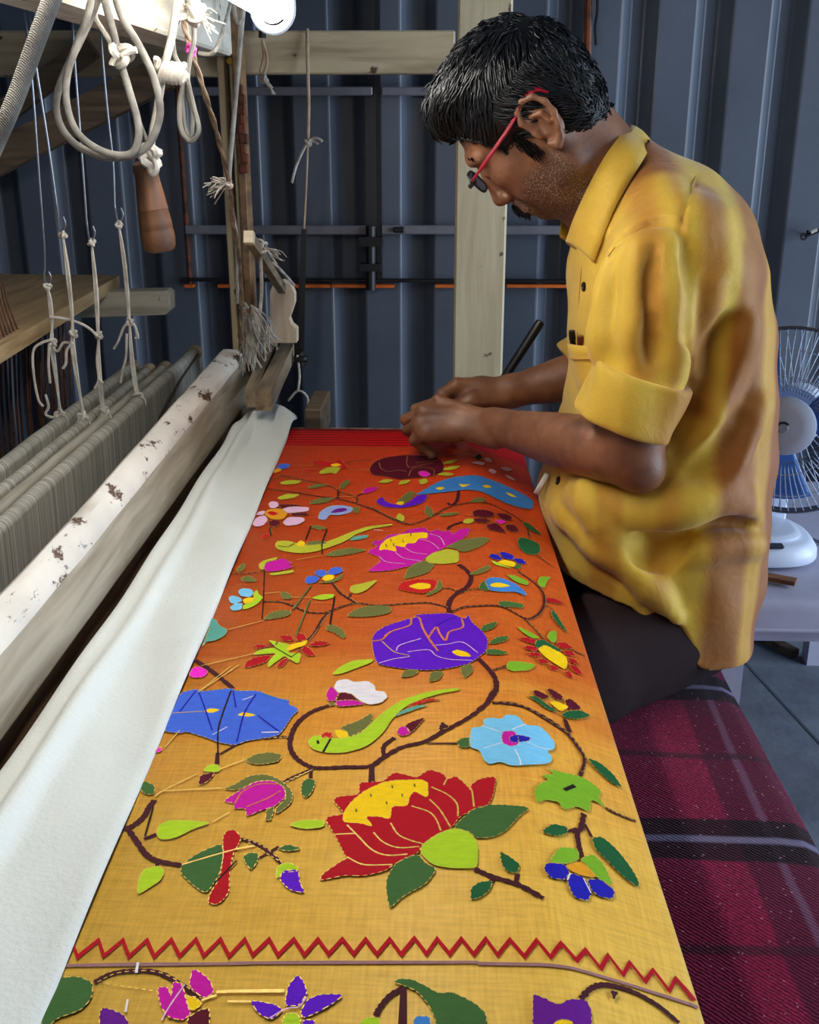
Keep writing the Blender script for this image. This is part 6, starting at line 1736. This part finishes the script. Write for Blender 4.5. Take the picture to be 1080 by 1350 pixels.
# carve the face, ears and neck free
he(.100, 0, .012, (.052, .120, .050), .010, 's'); he(.085, 0, -.050, (.075, .120, .065), .010, 's'); he(.040, .0, -.075, (.060, .120, .055), .010, 's')
for g in (1, -1):
    HR.cap(H(.012, g*.09, -.034), H(-.020, g*.09, -.010), .026, .026, .006, 's'); HR.cap(H(-.028, g*.085, -.03), H(-.06, g*.06, -.066), .020, .02, .008, 's')
    HR.cap(H(.072, g*.09, .034), H(.085, g*.08, .045), .018, .014, .008, 's')
HR.cap(H(-.02, 0, -.085), H(-.10, 0, -.090), .036, .036, .010, 's')
gx2, gy2, gz2 = [HR.lo[j]+HR.h*np.arange(HR.n[j]) for j in range(3)]
V, Q = HR.mesh(); V = smooth_verts(V, Q, 2)
m, nt, b = new_mat('black_hair'); b.inputs['Base Color'].default_value = (.006, .0065, .008, 1); b.inputs['Roughness'].default_value = .36; b.inputs['Specular IOR Level'].default_value = .38
M_hair = m
hair = np_mesh('hair', V, Q, M_hair, person)
# strand flow: from the crown forwards and over, with waves
def hair_sdf(P):
    I = np.clip(np.round((P-HR.lo)/HR.h).astype(int), 0, HR.n-1); return HR.a[I[:, 0], I[:, 1], I[:, 2]]
rs = np.random.default_rng(11); n_s = 3600
sel = rs.choice(len(V), n_s, replace=False)
P0 = V[sel]
fly = np.where(rs.random(n_s) < .06, rs.uniform(.002, .007, n_s), 0)
def grad(P):
    g = np.zeros_like(P)
    for j in range(3):
        e = np.zeros(3); e[j] = HR.h*1.6; g[:, j] = hair_sdf(P+e)-hair_sdf(P-e)
    return g/np.maximum(np.linalg.norm(g, axis=1, keepdims=True), 1e-9)
G0 = grad(P0); keep = np.ones(len(P0), bool)
steps = 9; P = P0-G0*.001; trail = [P.copy()]
ph = 2.2*np.sin(P0[:, 0]*95+P0[:, 1]*40)+2.2*np.sin(P0[:, 2]*105-P0[:, 1]*60+1)+rs.uniform(-.5, .5, n_s); L = rs.uniform(.0032, .0060, n_s)
for s_ in range(steps):
    rel = P-HO; a_, b_, c_ = rel@HF, rel@HL, rel@HU
    # target direction in head axes
    da = np.where(a_ > .02, .9, np.where(c_ > .06, .55, -.35)); da = np.where((a_ < .03) & (c_ < .05), -.55, da)
    db = np.where(np.abs(b_) > .03, .35*np.sign(b_), .15*np.sign(b_+.01)); dc = np.where(c_ > .09, -.15, -.75); dc = np.where(a_ > .09, -.9, dc)
    d = da[:, None]*HF+db[:, None]*HL+dc[:, None]*HU
    d = d+.55*np.sin(ph+s_*.9)[:, None]*HL+.16*np.cos(ph*1.7+s_*.7)[:, None]*HU
    G = grad(P); d = d-G*np.sum(d*G, 1, keepdims=True); d /= np.maximum(np.linalg.norm(d, axis=1, keepdims=True), 1e-9)
    P = P+d*L[:, None]; sd = hair_sdf(P); G = grad(P); lift = .0008+(.0030*(1+.8*np.sin(ph*1.3))+fly)*(s_/steps)
    P = P-G*(sd-lift)[:, None]*.8
    trail.append(P.copy())
TR = np.stack(trail, 1)
mb = MB(); 
for i in range(n_s):
    pts = [Vector(p) for p in TR[i]]
    r0 = rs.uniform(.0010, .0019)
    mb.tube(pts, [r0*(.35+.65*math.sin(math.pi*(k+.8)/(steps+1.6))) for k in range(len(pts))], 4, cap=False)
o = mb.build('strand_locks', M_hair, person, smooth='all', fix=False); o.parent = hair; o['kind'] = 'stuff'
# moustache, brows, sideburns: short dark strokes
M_bristle = mat('black_bristle', (16, 14, 14), rough=.8, spec=.1)
def strokes(name, pts, n, L_, r, dirf, seed, jit):
    R_ = random.Random(seed); mb = MB()
    for k in range(n):
        t = R_.random()*(len(pts)-1); i = int(t); q = npv(pts[i])*(1-(t-i))+npv(pts[min(i+1, len(pts)-1)])*(t-i)
        q = q+npv([R_.uniform(-1, 1)*j_ for j_ in jit]); d = npv(dirf(q))*L_*R_.uniform(.6, 1.2)
        mb.tube([Vector(H(*q)), Vector(H(*(q+d*.5)))+Vector((0, 0, .0003)), Vector(H(*(q+d)))], [r, r, r*.3], 4, cap=False)
    o = mb.build(name, M_bristle, person, smooth='all', fix=False); o['kind'] = 'stuff'; return o
for g in (1, -1):
    strokes('eyebrow', [(.104, g*.010, .028), (.103, g*.026, .033), (.092, g*.047, .029)], 70, .010, .0008, lambda q: (-.35, g*.9, .1), 3+g, (.001, .003, .0022))
    strokes('moustache', [(.114, g*.002, -.053), (.110, g*.014, -.056), (.100, g*.029, -.066)], 260, .010, .0009, lambda q: (.1, g*.55, -.75), 13+g, (.0022, .003, .0036))
    strokes('sideburn', [(.030, g*.073, .012), (.028, g*.074, -.004), (.024, g*.072, -.018)], 110, .010, .0008, lambda q: (.1, g*.1, -.95), 23+g, (.007, .0015, .006))
# ---- glasses
gl = MB()
def rim(g):
    P = []
    for k in range(24):
        a = 2*math.pi*k/24; ca, sa = math.cos(a), math.sin(a)
        P.append(Vector(H(.1165-.006*abs(g*.033+.023*ca)/.056*1.0, g*.033+g*.024*math.copysign(abs(ca)**.7, ca), .006+.0155*math.copysign(abs(sa)**.7, sa))))
    return P
glasses = MB().tube(rim(1), .0013, 6, closed=True).tube(rim(-1), .0013, 6, closed=True).tube([Vector(H(.117, .009, .010)), Vector(H(.119, 0, .012)), Vector(H(.117, -.009, .010))], .0013, 6).build('glasses_frame', M_black, person, smooth=True)
m, nt, b = new_mat('lens_glass'); b.inputs['Base Color'].default_value = (.9, .93, .95, 1); b.inputs['Transmission Weight'].default_value = 1; b.inputs['Roughness'].default_value = .02; b.inputs['IOR'].default_value = 1.15
for g in (1, -1):
    R_ = rim(g); o = MB().add(R_, [tuple(range(len(R_)))]).build('lens', m, person, smooth=False); o.parent = glasses
M_temple = mat('red_plastic', (138, 14, 36), rough=.35, var=.1)
for g in (1, -1):
    pts = [Vector(H(.110, g*.060, .012)), Vector(H(.090, g*.074, .015)), Vector(H(.050, g*.0795, .020)), Vector(H(.012, g*.0815, .026)), Vector(H(-.010, g*.083, .034)), Vector(H(-.028, g*.080, .030)), Vector(H(-.036, g*.077, .018))]
    o = MB().tube(spline(pts, 4), [.0022]*5+[.0031]*20, 8, flat=.6).build('temple_arm', M_temple, person, smooth=True); o.parent = glasses
    o = MB().box(Vector(H(.112, g*.058, .010)), (.010, .008, .006), Matrix(HA.T.tolist()), bev=.001).box(Vector(H(.106, g*.063, .0125)), (.009, .004, .005), Matrix(HA.T.tolist()), bev=.001).build('hinge', M_black, person); o.parent = glasses
# ---- ring and wrist thread
d = Vector(pipR[1]-mcpR[1]).normalized(); c = Vector(mcpR[1]*.45+pipR[1]*.55); u_ = d.orthogonal().normalized(); v_ = d.cross(u_)
MB().tube([c+u_*.0112*math.cos(t)+v_*.0112*math.sin(t) for t in np.linspace(0, 6.283, 19)[:-1]], .0014, 6, closed=True).build('finger_ring', mat('silver', (210, 212, 220), rough=.2, metal=1), person, smooth=True)
d = Vector(WRR-ELR).normalized(); c = Vector(vp(751, 514, 1.662)); u_ = d.orthogonal().normalized(); v_ = d.cross(u_)
MB().tube([c+u_*.036*math.cos(t)+v_*.036*math.sin(t) for t in np.linspace(0, 6.283, 25)[:-1]], .0016, 6, closed=True).build('wrist_thread', mat('yellow_thread', (226, 206, 90), rough=.7), person, smooth=True)
# ---- fingernails of the visible thumb side are hidden; black rod held behind the far wrist
a, c = aty(713, 424, 1.706), aty(622, 566, 1.697)
rod = empty('black_rod', c, 'slim black rod leaning up behind the weaver\'s far forearm', 'rod')
MB().tube([a, a.lerp(c, .05), c], [.0072, .0078, .0072], 14).build('shaft', mat('black_plastic', (20, 20, 22), rough=.35), rod, smooth=True)
MB().tube([a+(a-c).normalized()*.0006, a+(a-c).normalized()*.0012], .0052, 14).build('hollow_end', mat('rod_end', (60, 60, 64), rough=.6), rod, smooth=True)
